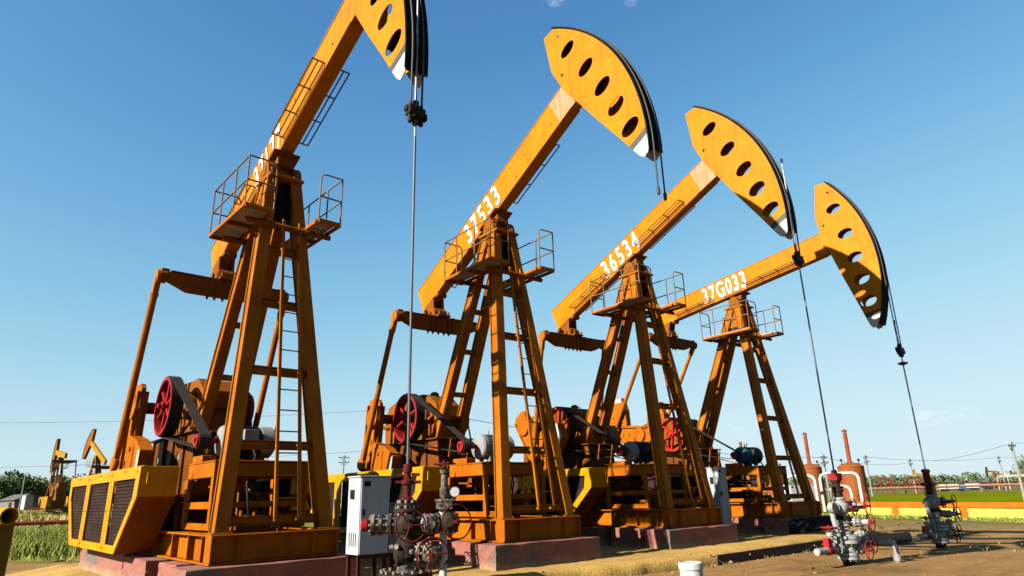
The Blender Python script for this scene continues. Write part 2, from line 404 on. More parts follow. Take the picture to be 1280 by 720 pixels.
def make_pump(P):
    i = P['i']; ph = R(P['phi']); cp, sp = math.cos(ph), math.sin(ph)
    root = thing('pump_jack', P['label'], 'pump jack', (P['O'][0], P['O'][1], .69), P['yaw'], 'pump jacks in the row')
    off = (0, 0, FO)
    B = lambda s, t, v: V3(s * cp - t * sp, v, WP + s * sp + t * cp)       # beam frame -> unit frame
    far = P.get('far', False)
    def put(mb, name, mat, parent=None, bevel=.008): return mb.build(name, mat, root if parent is None else parent, 0 if far else bevel, off)
    # ---- skid
    m = MB()
    for v in (-.93, .93):
        m.ibeam((-6.9, v, .91), (1.05, v, .91), .44, .26, (0, 1, 0), .03, .02)
        for u in (-6, -4.6, -3.2, -1.9, -.75, .15, .85):
            m.box((u - .012, v - .125, .721), (u + .012, v + .125, 1.099))
    for u in (-6.7, -4.9, -2.4, -.95): m.ibeam((u, -.8, .9), (u, .8, .9), .40, .2, (1, 0, 0))
    m.box((1.05, -1.06, .69), (1.30, 1.06, .72)); m.box((1.05, -1.06, 1.10), (1.33, 1.06, 1.13))
    m.box((1.20, -1.055, .72), (1.225, 1.055, 1.10))
    m.box((1.05, -1.06, .72), (1.33, -1.035, 1.10)); m.box((1.05, 1.035, .72), (1.33, 1.06, 1.10))
    for v in (-.62, .62): m.box((1.225, v - .012, .72), (1.31, v + .012, 1.10))
    put(m, 'base_frame', 'orange')
    # ---- samson post
    for sg in (-1, 1):
        m = MB().ibeam((1.08, sg * .879, 1.13), (.106, sg * .241, 7.9), .27, .235, (0, 1, 0), .028, .175)
        m.box((.93, sg * .879 - .17, 1.131), (1.25, sg * .879 + .17, 1.155))
        put(m, 'leg', 'steel')
        m = MB().ibeam((-3.236, sg * .36, 1.13), (-.181, sg * .219, 7.9), .27, .22, (0, 1, 0), .028, .15)
        m.box((-3.42, sg * .36 - .16, 1.131), (-3.02, sg * .36 + .16, 1.155))
        put(m, 'leg', 'steel')
    fl = lambda w: 1.08 + (w - 1.13) / 6.77 * (.106 - 1.08)
    fv = lambda w: .879 + (w - 1.13) / 6.77 * (.241 - .879)
    for w in (1.31, 2.53, 3.85, 5.17, 6.3):
        put(MB().ibeam((fl(w), -fv(w) + .05, w), (fl(w), fv(w) - .05, w), .15, .14, (1, 0, 0), .018, .018), 'cross_brace', 'steel')
    ru = lambda w: -3.236 + (w - 1.13) / 6.77 * (-.181 + 3.236)
    rv = lambda w: .36 + (w - 1.13) / 6.77 * (.219 - .36)
    for w in (3.05, 4.11, 5.15, 6.12): put(MB().bar((ru(w), -rv(w), w), (ru(w), rv(w), w), .12, .1, (0, 0, 1)), 'cross_brace', 'steel')
    m = MB().box((-.42, -.36, 7.9), (.36, .36, 7.96))
    m.prism([(-.34, 7.2), (.2, 7.2), (.28, 7.9), (-.30, 7.9)], lambda a, b, c: V3(a, -.25 + c, b), .02)
    m.prism([(-.34, 7.2), (.2, 7.2), (.28, 7.9), (-.30, 7.9)], lambda a, b, c: V3(a, .25 + c, b), .02)
    m.box((-.30, -.26, 7.96), (.24, .26, 8.02))
    put(m, 'top_plate', 'steel')
    m = MB()
    for v in (-.27, .27):
        m.prism([(-.24, 7.97), (.24, 7.97), (.17, 8.22), (.07, 8.31), (-.07, 8.31), (-.17, 8.22)], lambda a, b, c: V3(a, v + c, b), .17)
        for u in (-.2, .2): m.lathe([(.03, 0), (.03, .1)], (u, v, 8.03), (0, 0, 1), 8, 0, False)
    m.lathe([(.11, 0), (.11, .74)], (0, -.37, WP), (0, 1, 0), 16)
    m.prism([(-.42, .27), (.42, .27), (.36, .352), (-.36, .352)], lambda a, b, c: B(a, b, c), .56)
    m.prism([(-.24, .05), (.24, .05), (.30, .27), (-.30, .27)], lambda a, b, c: B(a, b, c), .34)
    put(m, 'saddle_bearing', 'dull')
    # ---- ladder up the front
    m = MB(); lu = lambda w: fl(w) + .2
    for a, b in ((-.06, -.03), (.36, .30)): m.bar((lu(1.35), a, 1.35), (lu(6.95), b, 6.95), .05, .05)
    w = 1.65
    while w < 6.9:
        k = (w - 1.35) / 5.6; m.tube([(lu(w), -.06 + .03 * k, w), (lu(w), .36 - .06 * k, w)], .013, 6); w += .37
    for w in (1.31, 2.53, 3.85, 5.17, 6.3):
        for v in (-.05, .33): m.bar((fl(w) + .05, v, w), (lu(w), v, w), .04, .04)
    put(m, 'ladder', 'steel', bevel=0)
    # ---- platforms
    for sg in (-1, 1):
        u0, u1, v0, v1, z = -1.07, .9 if sg < 0 else 1.05, .42, .96 if sg < 0 else .88, 6.85
        m = MB()
        for v in (v0, v1): m.bar((u0, sg * v, z), (u1, sg * v, z), .05, .075)
        for u in (u0, -.1, u1): m.bar((u, sg * v0, z), (u, sg * v1, z), .09, .05, (0, 0, 1))
        for u in ((.62, .5) if sg < 0 else (.62, .62)): pass
        pf = put(m, 'platform', 'steel')
        put(MB().box((u0 + .02, sg * (v0 + .02), z + .046), (u1 - .02, sg * (v1 - .02), z + .058)), 'deck_plate', 'grating', pf, 0)
        m = MB(); r = .017; zt = z + 1.02; zm = z + .52
        for u in (u0, u0 + .55, u1 - .65, u1): m.tube([(u, sg * v1, z), (u, sg * v1, zt)], r, 6)
        for zz in (zt, zm): m.tube([(u0, sg * v1, zz), (u1, sg * v1, zz)], r, 6)
        for u in (u0, u1):
            m.tube([(u, sg * v1, zt), (u, sg * (v0 + .1), zt), (u, sg * (v0 + .03), zt - .03), (u, sg * v0, zt - .1), (u, sg * v0, z)], r, 6)
            m.tube([(u, sg * v1, zm), (u, sg * v0, zm)], r, 6)
        put(m, 'railing', 'railtop', pf, 0)
    for u in (.52, -.72): put(MB().bar((u, -.80, 6.755), (u, .93, 6.755), .09, .09), 'platform_beam', 'dull')
    put(MB().box((-.30, -.235, 7.02), (.12, .235, 7.88)).bar((.2, -.18, 7.45), (.2, .18, 7.45), .06, .06), 'recess_shade_block', 'blackp', None, 0)  # black block filling the recess, standing in for the shade inside it
    # ---- walking beam
    m = MB(); s0, s1 = -3.74, 3.72; sm = 3.12; t0, t1 = B0, B0 + HB
    def seg(a, b, mi):
        m.add([B(a, t0, -VB), B(b, t0, -VB), B(b, t1, -VB), B(a, t1, -VB), B(a, t0, VB), B(b, t0, VB), B(b, t1, VB), B(a, t1, VB)],
              [(0, 1, 2, 3), (7, 6, 5, 4), (0, 4, 5, 1), (3, 2, 6, 7), (0, 3, 7, 4), (1, 5, 6, 2)], mi)
    seg(s0, sm if P['patch'] else s1, 0)
    if P['patch']: seg(sm, s1, 1)
    for t in (t0, t1):                                                    # flange edges a little proud
        m.prism([(s0 + .02, t - .012), (s1 - .15, t - .012), (s1 - .15, t + .012), (s0 + .02, t + .012)], lambda a, b, c: B(a, b, c), 2 * VB + .03)
    for sgs in (-.76, -.35, 0, .36, .80):
        for v in (-VB, VB): m.prism([(sgs - .008, t0 + .013), (sgs + .008, t0 + .013), (sgs + .008, t1 - .013), (sgs - .008, t1 - .013)], lambda a, b, c: B(a, b, v + c), .012)
    for s_, t_ in ((1.25, .95), (1.3, .55), (-1.6, .9), (-2.3, .6), (2.9, .62)):
        m.lathe([(.028, 0), (.028, .02)], B(s_, t_, -VB - .018), (0, 1, 0), 8, 0, False)
    for s_ in (-3.2, -2.4, -1.5, 1.3, 2.4):                                # lifting lugs on top
        m.tube([B(s_ - .06, t1, 0), B(s_ - .05, t1 + .07, 0), B(s_ + .05, t1 + .07, 0), B(s_ + .06, t1, 0)], .014, 6)
    bm_ = put(m, 'walking_beam', ['beam', 'pinkend'])
    text_mesh(P['num'], .60, 'letter', 'number_lettering', bm_, lambda x, y, z: B(P['nums'] + x, .455 + y, -VB - .019 - z * .5) + V3(0, 0, FO), P['numw'], .03, .004, P['gap'])
    for (a, b) in ((-2.7, -.9), (.58, 2.52)):
        for sg in P['racks']:
            m = MB(); t = .50
            for v in (.16, .27, .39): m.bar(B(a, t, sg * v), B(b, t, sg * v), .022, .022, (0, 1, 0))
            for k in range(4):
                s_ = a + (b - a) * k / 3; m.bar(B(s_, t, sg * .12), B(s_, t, sg * .40), .022, .022, (0, 0, 1))
            put(m, 'beam_rack', 'rail', bm_, 0)
    # ---- tail bearing + equalizer
    e, ca = crank_angle(ph, P['branch'])
    if 'crank' in P: ca = R(P['crank'])
    m = MB()
    for v in (-.15, .15): m.prism([(SE - .26, B0 - .005), (SE + .26, B0 - .005), (SE + .12, .02), (SE + .10, -.14), (SE - .10, -.14), (SE - .12, .02)], lambda a, b, c: B(a, b, v + c), .06)
    m.lathe([(.06, 0), (.15, .01), (.17, .05), (.17, .41), (.15, .45), (.06, .46)], B(SE, -.06, -.23), (0, 1, 0), 18); m.lathe([(.05, 0), (.05, .56)], B(SE, -.06, -.28), (0, 1, 0), 10)
    for v in (-.2, .2): m.bar(B(SE, -.05, v), (e[0], v, e[1] + .15), .07, .2, (0, 1, 0))
    for s_ in (-.4, .4): m.prism([(SE + s_ - .06, B0 - .1), (SE + s_ + .06, B0 - .1), (SE + s_ + .06, B0 - .013), (SE + s_ - .06, B0 - .013)], lambda a, b, c: B(a, b, c), .3)
    m.box((e[0] - .22, -.20, e[1] + .16), (e[0] + .22, .20, e[1] + .21))
    for u in (-.17, .17):
        for v in (-.15, .15): m.lathe([(.035, 0), (.035, .12)], (e[0] + u, v, e[1] + .18), (0, 0, 1), 8, 0, False)
    put(m, 'tail_bearing', 'dull')
    m = MB(); zc = e[1]
    m.prism([(-VE + .06, .13), (VE - .06, .13), (VE - .06, -.05), (.82, -.24), (-.82, -.24), (-VE + .06, -.05)], lambda a, b, c: V3(e[0] + c, a, zc + b), .24)
    m.prism([(-VE + .10, .155), (VE - .10, .155), (VE - .10, .131), (-VE + .10, .131)], lambda a, b, c: V3(e[0] + c, a, zc + b), .30)
    for v in (-.34, -.18, 0, .18, .34):
        m.box((e[0] - .15, v - .03, zc - .262), (e[0] + .15, v + .03, zc + .17)); m.lathe([(.025, 0), (.025, .05)], (e[0] - .11, v, zc - .30), (0, 0, 1), 6, 0, False)
        m.lathe([(.025, 0), (.025, .05)], (e[0] + .11, v, zc - .30), (0, 0, 1), 6, 0, False)
    for sg in (-1, 1): m.lathe([(.09, 0), (.15, .02), (.15, .10), (.09, .12)], (e[0], sg * VE - .06, zc + .02), (0, 1, 0), 14); m.box((e[0] - .1, sg * VE - .08, zc + .12), (e[0] + .1, sg * VE + .08, zc + .19))
    put(m, 'equalizer_beam', 'dull')
    # ---- pitmans
    pin = V3(CC[0] + CR * math.cos(ca), 0, CC[1] + CR * math.sin(ca)); et = V3(e[0], 0, zc)
    for sg in (-1, 1):
        o = V3(0, sg * 1.42, 0); d = (pin - et).normalized(); m = MB()
        m.lathe([(.16, 0), (.16, .09)], et + V3(0, sg * 1.42 - .045, 0), (0, 1, 0), 14)
        m.bar(et + o, et + o + d * .42, .12, .17); m.tube([et + o + d * .38, et + o + d * .48, pin + o - d * .35], [.095, .072, .072], 12)
        m.bar(pin + o - d * .4, pin + o, .11, .16); m.lathe([(.15, 0), (.17, .03), (.17, .10), (.10, .13)], pin + V3(0, sg * 1.42 - .065, 0), (0, 1, 0), 14)
        put(m, 'pitman_arm', 'steel')
    # ---- cranks with counterweights
    ax = V3(math.cos(ca), 0, math.sin(ca)); px_ = V3(math.sin(ca), 0, -math.cos(ca))
    if px_.x < 0: px_ = -px_
    for sg in (-1, 1):
        K = lambda a, b, c: V3(CC[0], sg * 1.16 + c, CC[1]) + ax * a + px_ * b
        m = MB(); m.prism([(-.52, -.2), (-.42, -.32), (.4, -.36), (1.75, -.30), (1.75, .30), (.4, .36), (-.42, .32), (-.52, .2)], K, .10)
        m.lathe([(.27, 0), (.27, .2), (.2, .24)], K(0, 0, -.12), (0, 1, 0), 20)
        for b in (-.29, .29): m.prism([(-.35, b - .03), (1.72, b - .03), (1.72, b + .03), (-.35, b + .03)], K, .24)
        for a in (.62, .92, CR, 1.5): m.lathe([(.075, 0), (.075, .16)], K(a, 0, -.08), (0, 1, 0), 12)
        ck = put(m, 'crank', 'orange')
        for bs in (1,):
            m = MB(); q = lambda a, b, c: K(a, bs * b, c)
            m.prism([(.62, .33), (1.62, .33), (1.60, .95), (1.42, 1.40), (.90, 1.44), (.70, .95)], q, .26)
            m.prism([(.905, 1.26), (1.455, 1.22), (1.40, 1.385), (.915, 1.42)], q, .268, (), 1)
            m.prism([(.75, .45), (1.5, .45), (1.46, .9), (.82, .9)], q, .30)
            for a in (.9, 1.35): m.lathe([(.05, 0), (.05, .36)], q(a, .66, -.18), (0, 1, 0), 10)
            put(m, 'counterweight', ['orange', 'white'], ck)
    # ---- gearbox and pedestal
    m = MB()
    m.prism([(-5.1, 3.02), (-2.25, 3.02), (-2.25, 3.35), (-2.35, 3.9), (-2.75, 4.18), (-3.4, 4.2), (-4.4, 4.24), (-4.9, 4.1), (-5.15, 3.8)], lambda a, b, c: V3(a, c, b), .74)
    m.prism([(-5.25, 3.50), (-2.15, 3.50), (-2.15, 3.60), (-5.25, 3.60)], lambda a, b, c: V3(a, c, b), .90)
    m.box((-4.0, -.22, 4.15), (-3.3, .22, 4.29))
    m.lathe([(.09, 0), (.12, .04), (.12, .1), (.05, .14)], (-3.2, .1, 4.22), (0, 0, 1), 12)
    for u in (-4.25, -2.95):
        m.lathe([(.30, 0), (.30, .14), (.18, .16)], (u, .36, 3.62), (0, 1, 0), 18); m.lathe([(.30, 0), (.30, .14), (.18, .16)], (u, -.36, 3.62), (0, -1, 0), 18)
    m.lathe([(.13, 0), (.13, 2.5)], (CC[0], -1.25, CC[1]), (0, 1, 0), 16)
    for u in (-4.7, -3.7, -2.6):
        for v in (-.38, .38): m.box((u - .03, v - .06, 3.03), (u + .03, v + .06, 3.5))
    for u in (-4.95, -4.6, -4.25, -3.9, -3.5, -3.1, -2.7, -2.3):
        for v in (-.42, .42): m.lathe([(.03, 0), (.03, .17)], (u, v, 3.465), (0, 0, 1), 6, 0, False)
    for u, z in ((-4.5, 4.20), (-2.9, 4.13)): m.torus((u, 0, z + .05), (0, 1, 0), .07, .018, 12, 6)
    for u in (-4.3, -3.6): m.prism([(u - .02, 3.62), (u + .02, 3.62), (u + .02, 4.2), (u - .02, 4.2)], lambda a, b, c: V3(a, -.38 + c, b), .06)
    m.box((-3.75, -.41, 3.10), (-3.35, -.36, 3.4)); m.tube([(-2.24, .2, 3.3), (-2.05, .2, 3.3), (-2.05, .2, 2.6)], .03, 8)
    put(m, 'gearbox', 'dull')
    m = MB(); pl = [(-5.3, 1.13), (-1.75, 1.13), (-2.05, 3.0), (-5.15, 3.0)]
    hs = [ellipse((u, 2.55), .09, .09, 0, 12) for u in (-4.6, -3.0)]
    for v in (-.52, .52): m.prism(pl, lambda a, b, c: V3(a, v + c, b), .03, hs)
    m.prism([(-.50, 1.13), (.50, 1.13), (.50, 3.0), (-.50, 3.0)], lambda a, b, c: V3(-1.92 - (b - 1.13) * .16 + c, a, b), .03, [ellipse((v, 2.66), .075, .09, 0, 12) for v in (-.22, .22)])
    for v in (-.54, .54):
        for u in (-4.9, -4.0, -3.3, -2.5): m.box((u - .015, v - .05, 1.14), (u + .015, v + .05, 2.98))
    m.box((-5.25, -.62, 2.985), (-1.95, .62, 3.02))
    put(m, 'gearbox_pedestal', 'shadebrown')
    extra(P, put)
    # ---- sheave, belt, motor
    sc = V3(-2.95, 0, 3.58); pc = V3(-.38, 0, 2.68); SR, PR = .63, .13; va, vb = -.97, -.72
    m = MB(); n = 40
    def band(r0, r1, v0, v1, mi, mb=m, c=sc):
        mb.lathe([(r0, v0), (r0, v1), (r1, v1), (r1, v0), (r0, v0)], (c.x, 0, c.z), (0, 1, 0), n, mi, True, False)
    band(.55, .615, va, vb, 0); band(.60, .628, va + .006, vb, 1)
    m.lathe([(.10, 0), (.10, .26)], (sc.x, va - .02, sc.z), (0, 1, 0), 18); m.lathe([(.055, 0), (.055, .2)], (sc.x, va - .09, sc.z), (0, 1, 0), 12)
    for k in range(6):
        a = k * math.pi / 3 + .35; d = V3(math.cos(a), 0, math.sin(a)); c0 = sc + V3(0, (va + vb) / 2 - .02, 0)
        m.bar(c0 + d * .08, c0 + d * .56, .11, .06)
    put(m, 'sheave', [P['sheave'], 'rubber'])
    m = MB(); d = pc - sc; D = d.length; th = math.atan2(d.z, d.x); g = math.acos((SR - PR) / D); loop = []
    R1, R2 = SR + .012, PR + .012
    for k in range(25):
        a = th + g + (2 * math.pi - 2 * g) * k / 24; loop.append(sc + V3(math.cos(a), 0, math.sin(a)) * R1)
    for k in range(9):
        a = th - g + 2 * g * k / 8; loop.append(pc + V3(math.cos(a), 0, math.sin(a)) * R2)
    k = len(loop); mid = V3(0, (va + vb) / 2 + .01, 0)
    ins = [];
    for j, p in enumerate(loop):
        c = sc if j < 25 else pc; ins.append(c + (p - c) * (1 - .014 / (p - c).length))
    w2 = V3(0, .095, 0); vs = []
    for p, q in zip(loop, ins): vs += [p + mid - w2, p + mid + w2, q + mid + w2, q + mid - w2]
    fs = []
    for j in range(k):
        a, b = 4 * j, 4 * ((j + 1) % k)
        for q in range(4): fs.append((a + q, a + (q + 1) % 4, b + (q + 1) % 4, b + q))
    m.add(vs, fs); put(m, 'drive_belt', 'belt', bevel=0)
    m = MB(); mx, mz = pc.x, pc.z; mv0, mv1 = P['mv']
    m.lathe([(.12, 0), (.26, .03), (.285, .07), (.285, .17), (.265, .18)], (mx, mv0, mz), (0, 1, 0), 28, 0)
    m.lathe([(.265, .18), (.265, mv1 - mv0 - .26)], (mx, mv0, mz), (0, 1, 0), 28, 1)
    m.lathe([(.29, 0), (.29, .22), (.25, .26), (.1, .27)], (mx, mv1 - .27, mz), (0, 1, 0), 28, 2)
    for k in range(26):
        a = k * 2 * math.pi / 26; q = V3(math.cos(a), 0, math.sin(a))
        m.bar(V3(mx, mv0 + .2, mz) + q * .27, V3(mx, mv1 - .3, mz) + q * .27, .012, .03, q.cross(V3(0, 1, 0)), 1)
    m.box((mx + .2, mv0 + .35, mz - .02), (mx + .36, mv0 + .62, mz + .2), 2)
    for v in (mv0 + .25, mv1 - .4):
        for u in (-.19, .19): m.box((mx + u - .06, v - .05, 2.34), (mx + u + .06, v + .05, 2.52), 1)
    m.tube([(mx, mv0 + .35, mz + .28), (mx, mv0 + .35, mz + .38)], .02, 6, 0)
    mo = put(m, 'motor', P['motor'])
    m = MB(); m.lathe([(.055, .05), (.06, 0), (.115, 0), (.12, .03), (.12, .22), (.05, .22)], (mx, va + .0, mz), (0, 1, 0), 20, 0, True, False); m.lathe([(.06, 0), (.06, .01)], (mx, va + .05, mz), (0, 1, 0), 14, 1)
    m.lathe([(.05, 0), (.05, .45)], (mx, va + .03, mz), (0, 1, 0), 10, 0)
    put(m, 'motor_pulley', ['red', 'blackp'], mo, 0)
    m = MB(); a0, a1 = -1.0, .42
    for v in (-.80, .80):
        m.box((a0, v - .04, 2.02), (a1, v + .04, 2.27)); m.box((a0 - .12, v - .04, 1.16), (a0 + .0, v + .04, 2.02)); m.box((a1 - .11, v - .04, 1.16), (a1, v + .04, 2.02))
        m.box((a0, v - .035, 1.50), (a1 - .11, v + .035, 1.62)); m.box((a0, v - .035, 1.16), (a1 - .11, v + .035, 1.27))
    for u in (a0 + .04, a1 - .04): m.box((u - .04, -.76, 2.03), (u + .04, .76, 2.26)); m.box((u - .035, -.76, 1.51), (u + .035, .76, 1.61))
    m.box((a0 - .02, -.85, 2.27), (a1 + .02, .85, 2.30))
    for v in (-.4, .25): m.box((-.7, v - .05, 2.30), (-.1, v + .05, 2.34))
    m.box((a0 + .15, -.84, 2.30), (a0 + .7, -.60, 2.42))
    put(m, 'motor_stand', 'orange')
    # ---- crank guards
    for sg in (-1, 1):
        uF, uK, uB = -.76, -.82, -1.95; uR, uRK, uRB = -7.6, -7.5, -6.5; zt, zk, zb = 2.25, 1.73, .76
        vo, vi = sg * 1.68, sg * 1.42
        m = MB()
        outl = [(uF, zt), (uK, zk), (uB, zb), (uRB, zb), (uRK, zk), (uR, zt)]
        W3 = [(-2.75, 2.05), (-1.04, 2.05), (-1.10, 1.72), (-2.02, .90), (-2.75, .90)]
        W2 = [(-5.05, 2.05), (-3.15, 2.05), (-3.15, .90), (-5.05, .90)]
        W1 = [(-7.3, 2.05), (-5.45, 2.05), (-5.45, .90), (-6.35, .90), (-7.24, 1.72)]
        m.prism(outl, lambda a, b, c: V3(a, vo + c, b), .03, [W1, W2, W3])
        vm_ = (vo - sg * .016 + sg * 1.06) / 2; vw_ = abs(vo - sg * .016 - sg * 1.06)
        for a, b, dx, mi in (((uF, zt), (uK, zk + .002), -.012, 0), ((uK, zk - .002), (uB, zb), -.012, 1), ((uR, zt), (uRK, zk + .002), .012, 0), ((uRK, zk - .002), (uRB, zb), .012, 1)):
            m.bar((a[0] + dx, vm_, a[1]), (b[0] + dx, vm_, b[1]), vw_, .02, (0, 1, 0), mi)
        m.bar((uF, sg * 1.38, zt + .012), (uR, sg * 1.38, zt + .012), .62, .02) if False else None
        for a in (-2.95, -5.25): m.box((a - .006, vo - sg * .018, zb + .01), (a + .006, vo + sg * .024, zt - .01))
        m.box((uR, vo - sg * .016, zt), (uF, vo - sg * .09, zt + .012))
        for a in (-.95, -2.85, -3.05, -5.15, -5.35):
            for b in (2.16, 1.5, .84):
                if not (a > -1 and b < 1.6): m.lathe([(.016, 0), (.016, .014)], (a, vo + sg * .015, b), (0, sg, 0), 8, 0, False)
        for a in (-1.9, -4.1, -6.4): m.box((a - .09, vo + sg * .016, 2.19), (a + .09, vo + sg * .034, 2.215))
        m.box((-.775, sg * 1.15, 1.95), (-.745, sg * 1.18, 2.15)); m.box((-.775, sg * 1.55, 1.95), (-.745, sg * 1.58, 2.15))
        gd = put(m, 'crank_guard', ['guard', 'dull'], bevel=.005)
        for W in (W1, W2, W3):
            m = MB(); us = [p[0] for p in W]; ctr = (sum(us) / len(us), 1.5)
            m.prism([(p[0] + (p[0] - ctr[0]) * .02, p[1] + (p[1] - ctr[1]) * .02) for p in W], lambda a, b, c: V3(a, vo - sg * .045 + c, b), .008)
            z = .95
            while z < 2.04:
                if W is W2: a, b = -5.03, -3.17
                else:
                    k = 1.08 + max(0, (1.72 - z)) / .82 * .92; a, b = (-2.73, -k - .03) if W is W3 else (-7.24 + (k - 1.08) + .02, -5.47)
                m.bar((a, vo - sg * .03, z), (b, vo - sg * .03, z), .016, .022); z += .062
            put(m, 'grille', 'grille', gd, 0)
    if P.get('signs'):
        m = MB(); q = lambda a, b, c: V3(-.8 + c, a, b)
        c0 = (P['signs'][0], P['signs'][1])
        m.prism([(c0[0] - .22, c0[1] - .2), (c0[0] + .22, c0[1] - .2), (c0[0], c0[1] + .2)], q, .012)
        m.prism([(c0[0] - .05, c0[1] - .13), (c0[0] + .06, c0[1] - .13), (c0[0] + .07, c0[1] - .04), (c0[0] + .01, c0[1] + .08), (c0[0] - .06, c0[1] - .03)], lambda a, b, c: V3(-.79 + c, a, b), .006, (), 1)
        m.bar((-.8, c0[0], 1.13), (-.8, c0[0], c0[1] - .18), .03, .03)
        put(m, 'warning_sign', ['sign', 'flame'], None, 0)
    # ---- horse head
    m = MB()
    arc = []
    for k in range(25):
        a = R(31.6) + (R(-27.2) - R(31.6)) * k / 24; arc.append((RARC * math.cos(a) - .02, RARC * math.sin(a)))
    pl = [(3.98, 2.81), (3.652, 1.72), (3.66, .95), (3.76, .357), (3.93, -.70), (4.10, -1.60), (4.20, -2.20), (4.24, -2.40), (4.30, -2.50), (4.42, -2.48)] + arc[::-1]
    def clip(poly, tv, keep_above):
        out = []
        for j, p in enumerate(poly):
            q = poly[(j + 1) % len(poly)]; ip = (p[1] >= tv) == keep_above; iq = (q[1] >= tv) == keep_above
            if ip: out.append(p)
            if ip != iq: k = (tv - p[1]) / (q[1] - p[1]); out.append((p[0] + (q[0] - p[0]) * k, tv))
        return out
    top = clip(pl, -1.99, True); rest = clip(pl, -1.99, False); mid = clip(rest, -2.14, True); tip = clip(rest, -2.14, False)
    hl = []
    for (c, a, b) in HOLES:
        hl.append(ellipse(c, a, b, 0, 22))
    hl += [ellipse((4.303, 2.343), .04, .04, 0, 10), ellipse((3.84, 1.306), .04, .04, 0, 10)]
    for v in (-VH, VH):
        m.prism(top, lambda a, b, c: B(a, b, v + c), .016, hl, 0)
        m.prism(mid, lambda a, b, c: B(a, b, v + c), .016, (), 1); m.prism(tip, lambda a, b, c: B(a, b, v + c), .016, (), 2)
    lo = [(3.98, 2.81), (3.652, 1.72), (3.66, 1.14)]; lo2 = [(3.765, .34), (3.93, -.70), (4.10, -1.60), (4.20, -2.20), (4.24, -2.40), (4.30, -2.50)]
    for L in (lo,):
        for p, q in zip(L, L[1:]): m.add([B(p[0] + .004, p[1], -VH + .008), B(q[0] + .004, q[1], -VH + .008), B(q[0] + .004, q[1], VH - .008), B(p[0] + .004, p[1], VH - .008)], [(0, 1, 2, 3)])
    for (a, b, e_) in ((3.9, 2.2, 4.6), (4.0, .3, 5.08), (4.1, -1.25, 4.95), (4.35, -2.2, 4.62)): m.prism([(a, b - .01), (e_, b - .01), (e_, b + .01), (a, b + .01)], lambda x, y, c: B(x, y, c), 2 * VH - .02, (), 3)
    hd = put(m, 'horse_head', ['head', 'stripe', 'white', 'blackp'], bevel=0)
    m = MB(); vw = .205
    for r0, r1, mi in ((RARC - .03, RARC, 0),):
        vs = []; fs = []
        for k in range(33):
            a = R(32.6) + (R(-28.6) - R(32.6)) * k / 32
            for r, v in ((r1, -vw), (r1, vw), (r0, vw), (r0, -vw)): vs.append(B(r * math.cos(a), r * math.sin(a), v))
        for k in range(32):
            for q in range(4): fs.append((4 * k + q, 4 * k + (q + 1) % 4, 4 * k + 4 + (q + 1) % 4, 4 * k + 4 + q))
        fs += [(3, 2, 1, 0), (128, 129, 130, 131)]; m.add(vs, fs, 0)
    # rope lips and end curl
    for v in (): m.tube([B((RARC + .01) * math.cos(R(32.4 - 60 * k / 20)), (RARC + .01) * math.sin(R(32.4 - 60 * k / 20)), v) for k in range(21)], .012, 6)
    put(m, 'arc_plate', 'black', hd, 0)
    # ---- bridle, carrier and rod
    wc = P['carrier']
    for v in (-.095, .095):
        pts = []
        a1 = R(32.0); a0 = max(R(-28), -ph)
        for k in range(25):
            a = a1 + (a0 - a1) * k / 24; pts.append(B((RARC + .022) * math.cos(a), (RARC + .022) * math.sin(a), v))
        pts.append(V3(RARC + .022, v, wc - (.05 if v < 0 else .12)) if P['i'] == 1 else V3(RARC + .0, v, wc))
        m = MB().tube(pts, .017, 8)
        if P['i'] == 1: m.lathe([(.025, 0), (.034, .03), (.034, .14), (.02, .17)], pts[-1] - V3(0, 0, .12), (0, 0, 1), 8)
        put(m, 'bridle_cable', 'cable', None, 0)
    if P['rod']:
        m = MB(); u = 5.125
        m.box((u - .07, -.14, wc - .12), (u + .07, .14, wc + .02)); m.box((u - .08, -.08, wc - .17), (u + .08, .08, wc - .12))
        for v in (-.095, .095): m.lathe([(.025, 0), (.036, .02), (.036, .14), (.02, .17)], (u, v, wc - .25), (0, 0, 1), 10); m.lathe([(.032, 0), (.032, .07)], (u, v, wc + .02), (0, 0, 1), 8, 0, False)
        m.lathe([(.04, 0), (.05, .02), (.05, .11), (.035, .13)], (u, 0, wc + .02), (0, 0, 1), 10); m.lathe([(.05, 0), (.05, .09)], (u, 0, wc - .25), (0, 0, 1), 10)
        m.box((u - .07, -.165, wc - .06), (u + .02, -.14, wc + .03)); m.box((u - .02, .14, wc - .16), (u + .07, .17, wc - .05))
        put(m, 'carrier_bar', 'grease')
        if P.get('clamp'): put(MB().lathe([(.05, 0), (.1, .02), (.1, .08), (.05, .1)], (u, 0, P['clamp']), (0, 0, 1), 12).box((u - .13, -.05, P['clamp'] + .03), (u + .13, .05, P['clamp'] + .08)), 'rod_clamp', 'maroon')
        m = MB().tube([(u, 0, 1.55), (u, 0, wc - .45)], .019, 10, 2); m.tube([(u, 0, wc - .45), (u, 0, P['rodtop'])], .018, 10, 0)
        m.lathe([(.03, 0), (.03, .12)], (u, 0, P['rodtop'] - .1), (0, 0, 1), 8, 1, False)
        put(m, 'polished_rod', ['rod', 'grease', 'rodgrease'], None, 0)
    # conduit from motor down the stand
    m = MB().tube([(mx + .28, mv0 + .5, mz), (mx + .45, mv0 + .55, 2.4), (.5, -.3, 1.9), (.48, -.2, 1.3), (.6, .3, 1.16)], .022, 6)
    put(m, 'power_cable', 'rubber', None, 0)
    # foundation: a thing of its own
    f = thing('concrete_foundation', P['flabel'], 'foundation', (P['O'][0], P['O'][1], 0), P['yaw'], 'pump foundations')
